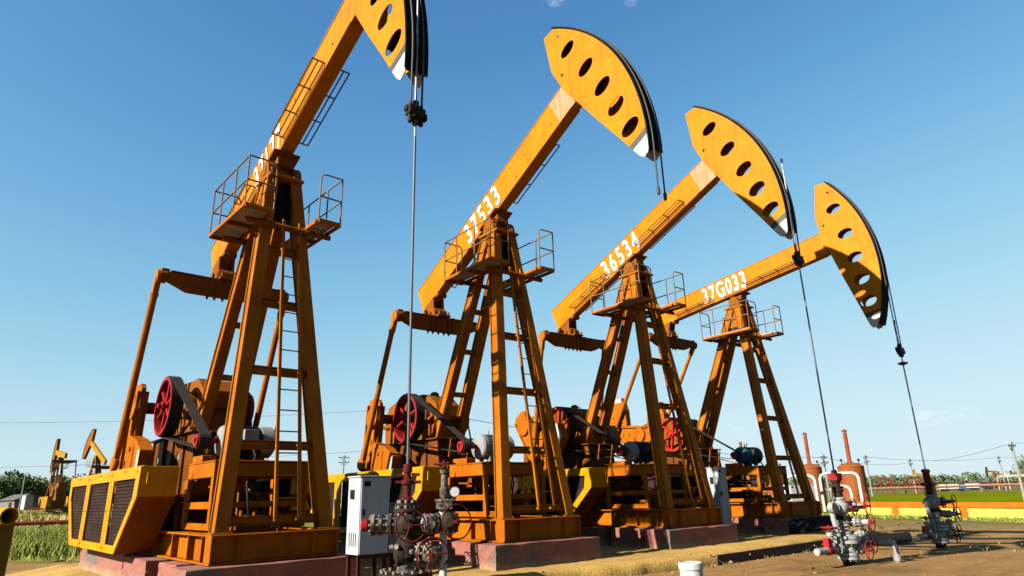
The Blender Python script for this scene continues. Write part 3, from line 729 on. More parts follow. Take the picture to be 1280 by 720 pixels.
    m = MB(); m.box((.72, -1.42, .0), (1.52, 1.42, .685)); m.box((-.6, -1.25, .0), (.42, 1.25, .685)); m.box((-2.6, -1.36, 0), (-.95, 1.36, .685)); m.box((-7.2, -1.3, 0), (-2.9, 1.3, .685))
    m.box((-7.0, -.9, 0), (1.0, .9, .66))
    if P.get('blackfront'): m.add([(1.524, -1.40, .0), (1.524, 1.41, .0), (1.524, 1.41, .68), (1.524, -1.40, .68)], [(0, 1, 2, 3)], 1)
    o = m.build('block', ['concrete', 'blackp'], f)
    bm = bmesh.new(); bm.from_mesh(o.data); bmesh.ops.subdivide_edges(bm, edges=bm.edges[:], cuts=9, use_grid_fill=True)
    rk = random.Random(P['i'] + 40)
    for v_ in bm.verts:
        if v_.co.z > .63: v_.co.z -= abs(rk.gauss(0, .004)) + .012 * max(0, hnoise(v_.co.x * 1.3 + P['i'], v_.co.y * 1.7))
        bd = sum(1 for e_ in v_.link_edges if len(e_.link_faces) == 2 and e_.calc_face_angle(0) > 1)
        if bd: v_.co += V3(rk.uniform(-.009, .009), rk.uniform(-.009, .009), rk.uniform(-.016, .0))
        elif v_.co.z < .6: v_.co += V3(rk.uniform(-.006, .006), rk.uniform(-.006, .006), 0)
    bm.to_mesh(o.data); bm.free()
    # block itself is the foundation's body
    return root

YAW = [-50.8692 + d for d in (2.6307, -.2705, -.9145, -1.4457)]
PUMPS = [
 dict(racks=(-1, 1), i=0, O=(-4.78, 12.253), phi=24.86, num='37177', nums=-.22, numw=.55, gap=1.28, branch=-1, patch=False, sheave='red', motor=['motorgrey', 'motordark', 'motorgrey'], mv=(-.58, .42), rod=True, carrier=7.12, rodtop=9.9, signs=(1.28, 1.62),
      label='pump jack nearest the camera, its horse head rising out of the picture', flabel='pink concrete blocks under the pump jack nearest the camera'),
 dict(racks=(1,), i=1, O=(-.292, 15.472), phi=27.76, num='37533', nums=-.22, numw=.62, gap=1.32, branch=-1, crank=-97, patch=True, sheave='red', motor=['motorgrey', 'motorgrey', 'motorgrey'], mv=(-.50, .45), rod=False, carrier=7.2, rodtop=9, signs=(1.28, 1.75),
      label='yellow pump jack numbered 37533 with two loose bridle cables hanging free', flabel='pink concrete blocks with grey patch under pump jack 37533'),
 dict(racks=(-1, 1), i=2, O=(3.856, 19.045), phi=23.31, num='36534', nums=-.20, numw=.62, gap=1.34, branch=-1, crank=-58, patch=True, sheave='red2', motor=['motorgrey', 'motordark', 'motordark'], mv=(-.60, .35), rod=True, carrier=6.98, rodtop=9.65,
      label='yellow pump jack numbered 36534, its rod passing in front of the fourth beam', flabel='pink concrete blocks under pump jack 36534'),
 dict(racks=(-1, 1), i=3, O=(8.376, 23.16), phi=7.2, num='37G033', nums=-.36, numw=.62, gap=1.18, branch=1, patch=False, sheave='red2', motor=['blue', 'blue', 'motordark'], mv=(-.60, .40), rod=True, carrier=5.45, rodtop=6.3, clamp=4.95, blackfront=True,
      label='yellow pump jack numbered 37G033 with a blue motor and lowest horse head', flabel='concrete blocks with black painted front under pump jack 37G033'),
]
for p, y in zip(PUMPS, YAW):
    p['yaw'] = R(y); make_pump(p)

def unit(i, u, v, z=0):
    y = R(YAW[i]); O = PUMPS[i]['O']
    return V3(O[0] + u * math.cos(y) - v * math.sin(y), O[1] + u * math.sin(y) + v * math.cos(y), z)

# ------------------------------------------------------------------ wellheads
def flange(m, z, r, h, mi=0, bolts=10, bmi=1, base=(0, 0), n=24):
    m.lathe([(r, 0), (r, h)], (base[0], base[1], z), (0, 0, 1), n, mi)
    for k in range(bolts):
        a = 2 * math.pi * k / bolts; m.lathe([(.022, 0), (.022, h + .07)], (base[0] + (r - .035) * math.cos(a), base[1] + (r - .035) * math.sin(a), z - .035), (0, 0, 1), 6, bmi, False)
def hflange(m, p, ax, r, h, mi=0, bolts=8, bmi=1):
    p = Vector(p); ax = Vector(ax).normalized(); a = ax.orthogonal().normalized(); b = ax.cross(a)
    m.lathe([(r, 0), (r, h)], p, ax, 18, mi)
    for k in range(bolts):
        t = 2 * math.pi * k / bolts; m.lathe([(.018, 0), (.018, h + .06)], p + (a * math.cos(t) + b * math.sin(t)) * (r - .03) - ax * .03, ax, 6, bmi, False)
def wheel(root, c, axis, r, mat, tube=.0105, stem=.16):
    c = Vector(c); ax = Vector(axis).normalized(); a = ax.orthogonal().normalized(); b = ax.cross(a)
    m = MB().torus(c, ax, r, tube, 26, 7)
    for k in range(3):
        t = 2 * math.pi * k / 3 + .4; d = a * math.cos(t) + b * math.sin(t)
        m.tube([c - ax * .03, c + d * r * .5 - ax * .012, c + d * r], .010, 6)
    m.lathe([(.03, 0), (.03, .09)], c - ax * .05, ax, 10); m.tube([c - ax * stem, c + ax * .05], .014, 8)
    return m.build('handwheel', mat, root)

def tree_silver(root, mat, red, dark, gland):
    """wellhead with a big bolted flange, two crossings and six handwheels; local x = pump's sideways axis"""
    m = MB()
    m.lathe([(.13, 0), (.13, .14), (.2, .15)], (0, 0, 0), mi=2); flange(m, .14, .215, .06, 0); flange(m, .215, .215, .06, 0)
    m.lathe([(.15, .27), (.17, .30), (.17, .44), (.15, .46)], mi=0); m.lathe([(.09, 0), (.09, .16)], (0, 0, .37), (0, -1, 0), 14)
    flange(m, .46, .27, .07, 0, 14); flange(m, .545, .27, .06, 0, 14); m.lathe([(.2, .60), (.12, .66), (.09, .7), (.09, .80)])
    m.lathe([(.10, .78), (.15, .81), (.15, .83), (.12, .84), (.14, .88), (.14, .93), (.09, .96), (.09, .98)])
    flange(m, .94, .17, .04, 2, 8); flange(m, .985, .17, .04, 2, 8)
    m.lathe([(.09, 1.02), (.15, 1.08), (.18, 1.15), (.18, 1.24), (.13, 1.30), (.1, 1.34), (.13, 1.345), (.13, 1.38), (.08, 1.40)])
    for z, r_ in ((.66, .15), (.74, .13), (1.0, .13), (1.28, .15)): m.lathe([(r_, 0), (r_, .03)], (0, 0, z), (0, 0, 1), 20, 0)
    for z, r_ in ((.88, .15), (1.19, .19)):
        for k in range(8): a_ = k * .785 + .3; m.lathe([(.02, 0), (.02, .06)], (r_ * math.cos(a_) * .92, r_ * math.sin(a_) * .92, z), (math.cos(a_), math.sin(a_), 0), 6, 1, False)
    m.lathe([(.055, 0), (.055, .30)], (.16, -.02, .62), (.4, -.9, .1), 12); hflange(m, (.24, -.2, .64), (.4, -.9, .1), .09, .03, 0, 6); m.tube([(.3, -.28, .65), (.42, -.34, .66), (.44, -.34, .8), (.44, -.32, .95)], .022, 8)
    m.tube([(-.12, .05, 1.3), (-.26, .02, 1.42), (-.26, 0, 1.6)], .02, 8); m.lathe([(.05, 0), (.05, .04)], (.44, -.33, .98), (0, -1, 0), 14, 1)
    put = m.build('valve_body', [mat, 'bolt', 'grease'], root, .004)
    # upper cross
    m = MB(); m.lathe([(.085, 0), (.085, .82)], (-.40, 0, 1.19), (1, 0, 0), 14)
    m.lathe([(.06, 0), (.115, 0), (.115, .1), (.06, .1)], (-.42, -.1, 1.19), (0, 1, 0), 16); hflange(m, (-.26, 0, 1.19), (1, 0, 0), .12, .045); hflange(m, (.2, 0, 1.19), (1, 0, 0), .12, .045); hflange(m, (.33, 0, 1.19), (1, 0, 0), .12, .05)
    m.lathe([(.12, 0), (.12, .12), (.06, .16), (.05, .3)], (.46, -.02, 1.19), (0, -1, 0), 14)
    m.tube([(-.40, 0, 1.19), (-.40, -.02, .95), (-.33, -.05, .5), (-.3, -.02, .36)], .055, 12)
    m.build('upper_cross', [mat, 'bolt'], root, .004)
    wheel(root, (.08, -.26, 1.19), (.05, -1, 0), .165, red, stem=.2); wheel(root, (.36, -.42, 1.20), (.05, -1, 0), .17, red, stem=.36)
    m = MB(); m.lathe([(.075, 0), (.075, .38)], (0, 0, .88), (1, 0, 0), 14); hflange(m, (.16, 0, .88), (1, 0, 0), .105, .04); hflange(m, (.24, 0, .88), (1, 0, 0), .105, .04)
    m.lathe([(.10, 0), (.10, .1), (.04, .14), (.04, .3)], (.38, 0, .88), (1, 0, 0), 14); m.build('master_valve', [mat, 'bolt'], root, .004)
    wheel(root, (.12, -.56, .88), (.05, -1, 0), .17, red, stem=.45); hm = MB(); hm.lathe([(.06, 0), (.06, .5)], (.14, -.02, .88), (0, -1, 0), 12); hflange(hm, (.14, -.2, .88), (0, -1, 0), .10, .04); hflange(hm, (.14, -.3, .88), (0, -1, 0), .10, .04); hm.build('gate_valve', [mat, 'bolt'], root, .004)
    m = MB(); m.lathe([(.07, 0), (.07, 2.25)], (-1.25, 0, .36), (1, 0, 0), 14)
    for x in (-.42, -.34, .3, .38, .62, .7): hflange(m, (x, 0, .36), (1, 0, 0), .115, .045)
    for x in (-.62, .86): m.lathe([(.06, 0), (.09, .04), (.09, .10), (.05, .14), (.05, .22), (.075, .23), (.075, .3), (.02, .31)], (x, 0, .40), (0, 0, 1), 12)
    if gland == 'short': m.tube([(.80, -.05, .42), (.92, -.28, .43), (1.0, -.48, .43), (1.02, -.53, .41), (1.03, -.55, .34), (1.03, -.55, -.05)], .058, 12); m.lathe([(.08, 0), (.08, .1)], (1.03, -.55, .06), (0, 0, 1), 12)
    m.lathe([(.10, 0), (.11, .05), (.11, .2), (.06, .24)], (.22, -.03, .34), (0, -1, 0), 12)
    m.build('side_valve', [mat, 'bolt'], root, .004)
    wheel(root, (.14, -.40, .32), (.05, -1, 0), .19, red, stem=.36); wheel(root, (.62, -.30, .42), (.05, -1, 0), .18, red, stem=.3)
    for x in (-.62, .86): wheel(root, (x, 0, .80), (0, 0, 1), .15, red, .014, .14)
    m = MB(); m.lathe([(.09, 0), (.09, .22)], (-.86, 0, .36), (1, 0, 0), 14); m.box((-.84, -.06, .38), (-.72, .06, .60))
    m.build('pipe_union', red, root)
    if gland == 'short':
        m = MB(); m.lathe([(.07, 1.40), (.1, 1.42), (.1, 1.5), (.13, 1.52), (.13, 1.56), (.08, 1.58), (.08, 1.7), (.11, 1.71), (.11, 1.75)], mi=0)
        m.lathe([(.03, 0), (.03, .5)], (-.25, 0, 1.60), (1, 0, 0), 8); m.box((-.12, -.1, 1.75), (.12, .1, 1.90), 1); m.lathe([(.07, 1.9), (.05, 1.97)], mi=0)
    else:
        m = MB(); m.lathe([(.10, 1.38), (.10, 1.44), (.085, 1.45), (.085, 1.62), (.12, 1.63), (.12, 1.70), (.09, 1.72), (.09, 1.98), (.11, 1.99), (.11, 2.06), (.04, 2.08)], mi=1)
        m.lathe([(.05, 0), (.05, .78)], (-.38, 0, 1.66), (1, 0, 0), 10, 1); m.lathe([(.055, 0), (.055, .42)], (.30, 0, 1.25), (0, 0, 1), 12, 2)
    m.build('stuffing_box', ['grease', red, mat], root, .004)

def well(i, label, fn, *a):
    p = unit(i, 5.125, 0, -.09 if i == 3 else -.03); t = thing('wellhead', label, 'wellhead', p, R(YAW[i] + 90), 'wellheads'); fn(t, *a); return t
well(2, 'silver wellhead with bright red handwheels standing on bare dirt before the orange tanks', tree_silver, 'silver', 'red', 'grease', 'short')
well(3, 'grey wellhead with tall red stuffing box standing before the yellow wall', tree_silver, 'dksilver', 'maroon', 'grease', 'tall')

def tree_old(root):
    """greasy near wellhead; local axes turned so x runs across the view"""
    m = MB(); m.lathe([(.2, 0), (.2, .62), (.3, .63)], mi=2); flange(m, .63, .34, .06, 0, 16); flange(m, .70, .32, .06, 2, 16, 1)
    m.lathe([(.12, .76), (.09, .80), (.09, .86), (.12, .88)]); m.lathe([(.11, 0), (.16, .03), (.16, .1), (.11, .12)], (-.12, 0, .98), (1, 0, 0), 16, 2)
    m.lathe([(.12, .88), (.15, .93), (.15, 1.06), (.10, 1.12), (.10, 1.20)], mi=2)
    m.lathe([(.10, 1.18), (.14, 1.22), (.14, 1.40), (.11, 1.44)], mi=2); flange(m, 1.44, .16, .045, 2, 8); flange(m, 1.505, .14, .04, 2, 8)
    for k in range(6): a = k * 1.05; m.lathe([(.03, 0), (.03, .05)], (.15 * math.cos(a), .15 * math.sin(a), 1.0 + .06 * math.sin(k * 5)), (math.cos(a), math.sin(a), 0), 8, 1, False)
    m.build('valve_body', ['oldsilver', 'bolt', 'grease'], root, .004)
    m = MB(); m.lathe([(.085, 0), (.085, 1.02)], (-.42, 0, 1.30), (1, 0, 0), 16)
    for x in (-.42, -.33, -.22, -.14, .12, .19, .36, .43, .56): hflange(m, (x, 0, 1.30), (1, 0, 0), .125, .04)
    m.lathe([(.11, 0), (.12, .03), (.12, .14), (.09, .16), (.06, .2)], (.30, -.05, 1.30), (0, -1, 0), 16, 0); m.lathe([(.11, 0), (.12, .03), (.12, .10), (.07, .14), (.05, .2)], (.02, -.06, 1.30), (0, -1, 0), 16, 2)
    m.lathe([(.11, 0), (.12, .03), (.12, .14), (.09, .16), (.05, .2)], (.53, -.02, 1.31), (0, -1, 0), 16, 2)
    m.build('upper_cross', ['oldsilver', 'bolt', 'grease'], root, .004)
    m = MB(); m.lathe([(.05, 0), (.075, .02), (.075, .08), (.04, .11)], (-.55, 0, 1.30), (1, 0, 0), 12); m.build('end_plug', 'red', root)
    m = MB(); m.lathe([(.08, 0), (.08, .42)], (.02, 0, .97), (1, -.25, 0), 14); hflange(m, (.16, -.035, .97), (1, -.25, 0), .13, .04); hflange(m, (.24, -.055, .97), (1, -.25, 0), .12, .04); m.lathe([(.09, 0), (.1, .04), (.1, .12), (.05, .16)], (.30, -.1, .97), (.2, -1, 0), 14); m.build('side_valve', ['oldsilver', 'bolt'], root, .004)
    wheel(root, (.08, -.34, 1.29), (.35, -.93, .1), .18, 'maroon', stem=.26); wheel(root, (.62, -.28, 1.32), (.5, -.86, .1), .195, 'maroon', stem=.28); wheel(root, (.34, -.42, .97), (.4, -.9, 0), .19, 'maroon', stem=.3)
    wheel(root, (-.28, -.1, .62), (0, 0, 1), .12, 'maroon')
    m = MB(); m.lathe([(.07, 1.55), (.08, 1.57), (.08, 1.60), (.045, 1.62), (.045, 1.76), (.075, 1.77), (.075, 1.81), (.045, 1.83), (.043, 1.90), (.058, 1.91), (.058, 2.00), (.025, 2.01)])
    for x, z in ((-.15, 1.79), (.07, 1.79), (-.12, 1.87), (.05, 1.88)): m.lathe([(.02, 0), (.02, .10)], (x, 0, z), (1, 0, 0), 8)
    m.build('stuffing_box', 'maroon', root, .004)
    m = MB(); m.box((.36, -.09, 1.46), (.56, .09, 1.58)); m.box((.34, -.10, 1.55), (.58, .10, 1.58)); m.lathe([(.05, 0), (.06, .02), (.06, .12), (.045, .14), (.045, .30), (.06, .31), (.06, .35), (.025, .37), (.025, .46)], (.46, 0, 1.58), (0, 0, 1), 12)
    m.lathe([(.015, 0), (.015, .10)], (.50, -.02, 1.66), (1, 0, 0), 8); bb = m.build('top_valve', 'oldsilver', root, .004)
    m = MB(); m.lathe([(.062, 0), (.062, .04)], (.59, -.06, 1.66), (0, -1, 0), 18, 0); m.lathe([(.054, 0), (.054, .004)], (.59, -.101, 1.66), (0, -1, 0), 18, 1); m.build('pressure_gauge', ['bolt', 'glass'], root)
    wheel(root, (.46, 0, 2.0), (0, 0, 1), .13, 'maroon', .011)
    m = MB().tube([(.44, 0, 1.46), (.45, -.03, 1.2), (.45, -.03, -.02)], .045, 14); m.build('drain_pipe', 'white', root)
p = unit(0, 5.125, 0, 0)
t = thing('wellhead', 'greasy dark wellhead with maroon handwheels and pressure gauge near the grey cabinet', 'wellhead', p, R(4), 'wellheads'); tree_old(t)
# ------------------------------------------------------------------ small things by the pumps
def cabinet(loc, rz, w, d, h, leg, label, extra=False, vents=True):
    t = thing('control_cabinet', label, 'electrical cabinet', loc, rz, 'control cabinets')
    m = MB().box((-w / 2, -d / 2, leg), (w / 2, d / 2, leg + h)); m.box((-w / 2 - .02, -d / 2 - .02, leg + h), (w / 2 + .02, d / 2 + .02, leg + h + .025)); m.build('cabinet_body', 'cabinet', t, .006)
    m = MB().box((-w / 2 + .015, -d / 2 - .016, leg + .015), (w / 2 - .015, -d / 2 - .001, leg + h - .015)); dr = m.build('door', 'cabinet', t, .004)
    m = MB().box((-w / 2 + .03, -d / 2 - .05, leg + h * .50), (-w / 2 + .07, -d / 2 - .017, leg + h * .58)); m.box((-w / 2 + .06, -d / 2 - .021, leg + h - .14), (-w / 2 + .17, -d / 2 - .017, leg + h - .06), 0); m.build('handle', 'blackp', dr)
    m = MB()
    if vents:
        for k in range(4): m.box((-w / 2 - .004, -d * .3 + k * d * .17, leg + .12), (-w / 2 + .002, -d * .3 + k * d * .17 + .02, leg + .32))
        m.build('vent', 'blackp', t); MB().box((-w / 2 - .02, -.02, leg + h * .72), (-w / 2 - .001, .1, leg + h * .84)).build('isolator_switch', 'blackp', t)
    m = MB()
    if leg > .1:
        for x in (-w / 2 + .04, w / 2 - .04):
            for y in (-d / 2 + .04, d / 2 - .04): m.bar((x, y, 0), (x, y, leg), .05, .05)
        m.box((-w / 2, -d / 2, leg - .05), (w / 2, -d / 2 + .04, leg - .001)); m.box((-w / 2, d / 2 - .04, leg - .05), (w / 2, d / 2, leg - .001)); m.build('stand', 'shadestand', t)
    return t
cabinet((-2.40, 11.0, .2), R(41), .53, .40, 1.15, .58, 'tall grey cabinet on a dark stand behind the greasy wellhead')
cabinet((-1.93, 11.45, .2), R(41), .30, .3, .75, .55, 'low grey cabinet tucked beside the tall grey cabinet', vents=False)
cabinet((6.42, 21.8, .2), R(38), .46, .40, 1.72, .32, 'white cabinet standing between pump jacks 36534 and 37G033')
cabinet((13.6, 33.0, -.55), R(10), 1.25, .6, 2.1, .12, 'blue grey cabinet behind the legs of pump jack 37G033')
def small_valve(x, y, label, mat):
    t = thing('small_valve', label, 'valve', (x, y, 0), R(-40), 'small valves by the foundation')
    m = MB().lathe([(.05, 0), (.05, .12), (.11, .13), (.11, .17), (.06, .18), (.075, .24), (.075, .3), (.05, .34), (.03, .36), (.03, .52)]); flange(m, .05, .1, .04, 0, 6)
    m.lathe([(.05, 0), (.05, .4)], (-.2, 0, .26), (1, 0, 0), 12); hflange(m, (-.16, 0, .26), (1, 0, 0), .08, .03, 0, 6); hflange(m, (.13, 0, .26), (1, 0, 0), .08, .03, 0, 6); m.build('valve_body', [mat, 'bolt'], t, .003)
    m = MB().torus((0, 0, .5), (0, 0, 1), .17, .012); m.bar((-.17, 0, .5), (.17, 0, .5), .02, .016); m.bar((0, -.17, .5), (0, .17, .5), .02, .016, (1, 0, 0)); m.tube([(0, 0, .4), (0, 0, .64)], .013, 6); m.build('handwheel', 'maroon', t)
small_valve(-.95, 14.35, 'dark valve with red handle beside the foundation corner', 'grease')
small_valve(-.35, 14.0, 'silver valve with red handle before the foundation of 37533', 'oldsilver')
# white can capping the idle well
t = thing('white_canister', 'white lidded canister capping the idle well before pump jack 37533', 'canister', (3.0, 12.35, 0))
MB().lathe([(.195, 0), (.195, .27), (.19, .28)], n=32).build('drum', 'white', t)
MB().lathe([(.19, .282), (.212, .286), (.212, .38), (.20, .395), (.17, .40), (.165, .385)], n=32).build('lid', 'white', t)
text_mesh('1001', .14, 'blackp', 'lettering', t, lambda x, y, z: V3(math.sin(x / .197) * (.1975 + z), -math.cos(x / .197) * (.1975 + z), .045 + y), .95, .03, .002)
# ------------------------------------------------------------------ ground
DROP = .70      # the field side lies a little lower
def ground_z(x, y):
    d = math.hypot(x, y)
    sm = lambda e0, e1, v: (lambda k: k * k * (3 - 2 * k))(max(0, min(1, (v - e0) / (e1 - e0))))
    return .02 * hnoise(x * .6, y * .6) * max(0, 1 - d / 60) - DROP * sm(15, 38, d) * sm(5, 14, x)
m = MB(); NS = 240; rad = [0.0]; r = .6
while r < 9000: rad.append(r); r *= 1.045 if r < 60 else 1.12
vs = [(0, 0, 0)]
for r in rad[1:]:
    for k in range(NS):
        a = 2 * math.pi * k / NS; x, y = r * math.cos(a), r * math.sin(a); vs.append((x, y, ground_z(x, y)))
fs = [(0, 1 + k, 1 + (k + 1) % NS) for k in range(NS)]
for j in range(len(rad) - 2):
    a, b = 1 + j * NS, 1 + (j + 1) * NS
    fs += [(a + k, b + k, b + (k + 1) % NS, a + (k + 1) % NS) for k in range(NS)]
m.add(vs, fs, 0, True); tag(m.build('ground', 'soil'), kind='structure')
# earth pad the pumps stand on
edge = [(-6.4, 7.5), (-4.3, 9.6), (-2.6, 10.1), (-.9, 11.5), (.6, 13.2), (2.2, 14.15), (4.07, 15.4), (7.4, 18.3), (9.2, 20.0), (10.9, 21.3), (13.2, 23.6), (14.6, 26.2)]
m = MB(); W_ = 14.0; back = V3(-.62, .78, 0); rows = []
pts = []
for (a, b) in zip(edge, edge[1:]):
    n = max(2, int(math.hypot(b[0] - a[0], b[1] - a[1]) / .22))
    pts += [(a[0] + (b[0] - a[0]) * k / n, a[1] + (b[1] - a[1]) * k / n) for k in range(n)]
pts.append(edge[-1]); rows = []
prof = [(-.02, -.05), (.0, .06), (.04, .16), (.09, .20), (.2, .22), (.45, .225), (.8, .23), (1.2, .23), (1.7, .23), (2.3, .23), (3, .22), (4, .22), (5.2, .21), (6.5, .2), (8, .2), (10, .2), (11.6, .16), (12.6, .05), (13.2, -.06)]
for (d, z) in prof:
    row = []
    for k_, (x, y) in enumerate(pts):
        fe = min(1, k_ / 10, (len(pts) - 1 - k_) / 22)
        j = hnoise(x * 2.3, y * 2.1); jj = hnoise(x * 7.1 + d, y * 6.3)
        er = (.10 * j + .05 * jj) * (1 if d < .5 else 0)
        p = V3(x, y, 0) + back * (d + er); zz = z + (.025 * hnoise(p.x * 2.1, p.y * 2.0) + .012 * hnoise(p.x * 6, p.y * 6) if d > .05 else 0)
        row.append((p.x, p.y, zz * fe - .12 * (1 - fe) - .25 * (1 - fe) * (k_ > 40)))
    rows.append(row)
n = len(pts); vs = [v for r_ in rows for v in r_]
m.add(vs, [(a * n + k, a * n + k + 1, (a + 1) * n + k + 1, (a + 1) * n + k) for a in range(len(rows) - 1) for k in range(n - 1)], 0, True)
tag(m.build('earth_pad', 'pad'), kind='structure')
# low steel edging along the pad, its face shade put into the colour
m = MB(); ed = [(4.35, 15.5), (7.45, 18.2), (8.6, 19.28)]
for a, b in zip(ed, ed[1:]): m.bar((a[0], a[1], .09), (b[0], b[1], .09), .05, .24, (.65, -.76, 0))
tag(m.build('edging_plate', 'edge'), 'dark steel edging on the raised earth bank, face shade put in its colour', 'edging')
# scattered clods
m = MB(); rnd = random.Random(3)
for k in range(300):
    if k < 180: x, y = rnd.uniform(1.5, 16), rnd.uniform(10, 26)
    else:
        q = rnd.choice(pts); x, y = q[0] + rnd.uniform(-.5, .35), q[1] + rnd.uniform(-.3, .5)
    s = rnd.uniform(.008, .028) * (1 + (k > 180) * .4); z0 = .21 if (k >= 180 and rnd.random() < .4) else .0
    vs = [(x + s * math.cos(a) * rnd.uniform(.7, 1.2), y + s * math.sin(a) * rnd.uniform(.7, 1.2), z0 + s * zz) for zz in (0, .6) for a in (0, 1.3, 2.5, 3.7, 5)] + [(x, y, z0 + s * .95)]
    m.add(vs, [(j, (j + 1) % 5, 5 + (j + 1) % 5, 5 + j) for j in range(5)] + [(5 + j, 5 + (j + 1) % 5, 10) for j in range(5)], 0, True)
tag(m.build('gravel', 'soil'), kind='stuff')

m = MB(); rnd = random.Random(9)
for k in range(70):
    a_, b_ = rnd.choice([((3.2, 14.6), (7.6, 18.2)), ((2.6, 14.0), (4.6, 15.4)), ((5.5, 13.5), (9.5, 15.8)), ((8, 21.4), (12, 23.8)), ((10, 17), (14, 19))]); q = rnd.random()
    x = a_[0] + (b_[0] - a_[0]) * q + rnd.gauss(0, .35); y = a_[1] + (b_[1] - a_[1]) * q + rnd.gauss(0, .35); s_ = rnd.uniform(.012, .04) * (1.6 if rnd.random() < .12 else 1)
    z0 = ground_z(x, y) + (.2 if k % 5 == 3 else 0); r3 = [(rnd.uniform(.6, 1.2), rnd.uniform(0, .5)) for _ in range(6)]
    vs = [(x + s_ * r3[j][0] * math.cos(j * 1.05), y + s_ * r3[j][0] * math.sin(j * 1.05), z0 - .01) for j in range(6)] + [(x + s_ * .7 * r3[j][0] * math.cos(j * 1.05 + .3), y + s_ * .7 * r3[j][0] * math.sin(j * 1.05 + .3), z0 + s_ * (.5 + r3[j][1])) for j in range(6)]
    m.add(vs, [(j, (j + 1) % 6, 6 + (j + 1) % 6, 6 + j) for j in range(6)] + [tuple(range(6, 12))], 1 if rnd.random() < .2 else 0)
tag(m.build('rubble', ['soil', 'concrete']), kind='stuff')

# ------------------------------------------------------------------ fields and banks
def sheet(name, poly, z, mat, kind='structure'):
    m = MB(); t = tessellate_polygon([[Vector((p[0], p[1], 0)) for p in poly]])
    m.add([(p[0], p[1], z) for p in poly], [tuple(x) for x in t]); o = m.build(name, mat); return tag(o, kind=kind)
def wav(pts, amp, seed=1, n=14):
    rr = random.Random(seed); out = []
    for a, b in zip(pts, pts[1:] + pts[:1]):
        for k in range(n): t = k / n; out.append((a[0] + (b[0] - a[0]) * t + rr.uniform(-amp, amp), a[1] + (b[1] - a[1]) * t + rr.uniform(-amp, amp)))
    return out
sheet('green_field', wav([(26.4, 56.8), (35.8, 31.2), (90, 40), (190, 120), (95, 160), (55, 150), (30, 95)], .3, 4), -DROP + .02, 'field')
sheet('rough_grass', wav([(-60, 30), (-30, 24), (-15.2, 21.6), (-9.2, 20.6), (-7, 30), (-14, 50), (-22, 68), (-70, 72)], .5, 5), .012, 'rough')
sheet('verge_grass', wav([(23.2, 55.4), (25.6, 47), (27.6, 40), (29.0, 34), (31.5, 28.5), (35.9, 28.5), (25.6, 56.0)], .4, 6), -DROP + .02, 'rough')

def blades(name, pts, h, mat, w=.02, seed=1, lean=.35):
    rr = random.Random(seed); m = MB()
    for (x, y, z) in pts:
        a = rr.uniform(0, 6.28); hh = h * rr.uniform(.45, 1.25); lx, ly = rr.gauss(0, lean) * hh, rr.gauss(0, lean) * hh; dx, dy = math.cos(a) * w, math.sin(a) * w
        m.add([(x - dx, y - dy, z), (x + dx, y + dy, z), (x + lx * .4 + dx * .7, y + ly * .4 + dy * .7, z + hh * .6), (x + lx * .4 - dx * .7, y + ly * .4 - dy * .7, z + hh * .6), (x + lx, y + ly, z + hh)], [(0, 1, 2, 3), (3, 2, 4)])
    return tag(m.build(name, mat), kind='stuff')
rr = random.Random(11)
def region(n, xr, yr, ok, z=0): 
    out = []
    while len(out) < n:
        x, y = rr.uniform(*xr), rr.uniform(*yr)
        if ok(x, y): out.append((x, y, z))
    return out
blades('tall_grass', region(13000, (-30, -8), (21.8, 48), lambda x, y: y > 22.2 - .32 * (x + 15) and -.82 * y < x < -.45 * y and rr.random() < (.25 + .75 * (hnoise(x * .5, y * .5) > -.15)) * (1.0 if 23.5 < y < 33 else .12)), .60, 'blade', .017, 2)
blades('short_grass', region(5000, (-30, -8), (21.0, 36), lambda x, y: y > 21.6 - .32 * (x + 15) and -.85 * y < x < -.42 * y), .24, 'blade', .02, 3)
tuft = []
for k in range(90):
    q = rr.choice(pts) if k < 60 else (rr.uniform(3, 17), rr.uniform(14, 30)); n_ = rr.randint(4, 14); ox, oy = q[0] + rr.uniform(-.2, .5), q[1] + rr.uniform(-.5, .3)
    tuft += [(ox + rr.gauss(0, .06), oy + rr.gauss(0, .06), .0) for _ in range(n_)]
blades('weeds', tuft, .10, 'weed', .007, 12, .6)
blades('dry_reeds', region(5000, (-75, -30), (60, 80), lambda x, y: -.82 * y < x < -.5 * y), .95, 'dryblade', .05, 5)
blades('verge_weeds', region(3800, (22, 35), (29, 57), lambda x, y: -.15 > (x - 25.6) * .937 + (y - 56.2) * .349 > -3.6 * rr.random() ** .6 - .2, -DROP), .2, 'blade', .03, 6, .6)
# raised bank beyond the left grass
m = MB(); L = [(-150, 62), (-62, 55), (-38, 63), (-14, 82), (10, 112)]
dirn = V3(-.35, .94, 0); vs = []; 
for (d, z) in ((0, -.1), (3, .25), (8, .8), (12, 1.22), (14, 1.3), (60, 1.35), (90, -.3)):
    for (x, y) in L: vs.append((x + dirn.x * d, y + dirn.y * d, z))
n = len(L); m.add(vs, [(a * n + k, a * n + k + 1, (a + 1) * n + k + 1, (a + 1) * n + k) for a in range(6) for k in range(n - 1)], 0, True)
tag(m.build('earth_bank', 'bank'), kind='structure')
pts_ = []
for k in range(7000):
    t = rr.uniform(0, 1); d = rr.uniform(3, 12); a, b = V3(-62, 55, 0), V3(-14, 82, 0)
    p = a.lerp(b, t) + dirn * d; pts_.append((p.x, p.y, d / 12 * 1.2 - .15))
blades('bank_reeds', pts_, .75, 'dryblade', .05, 8)
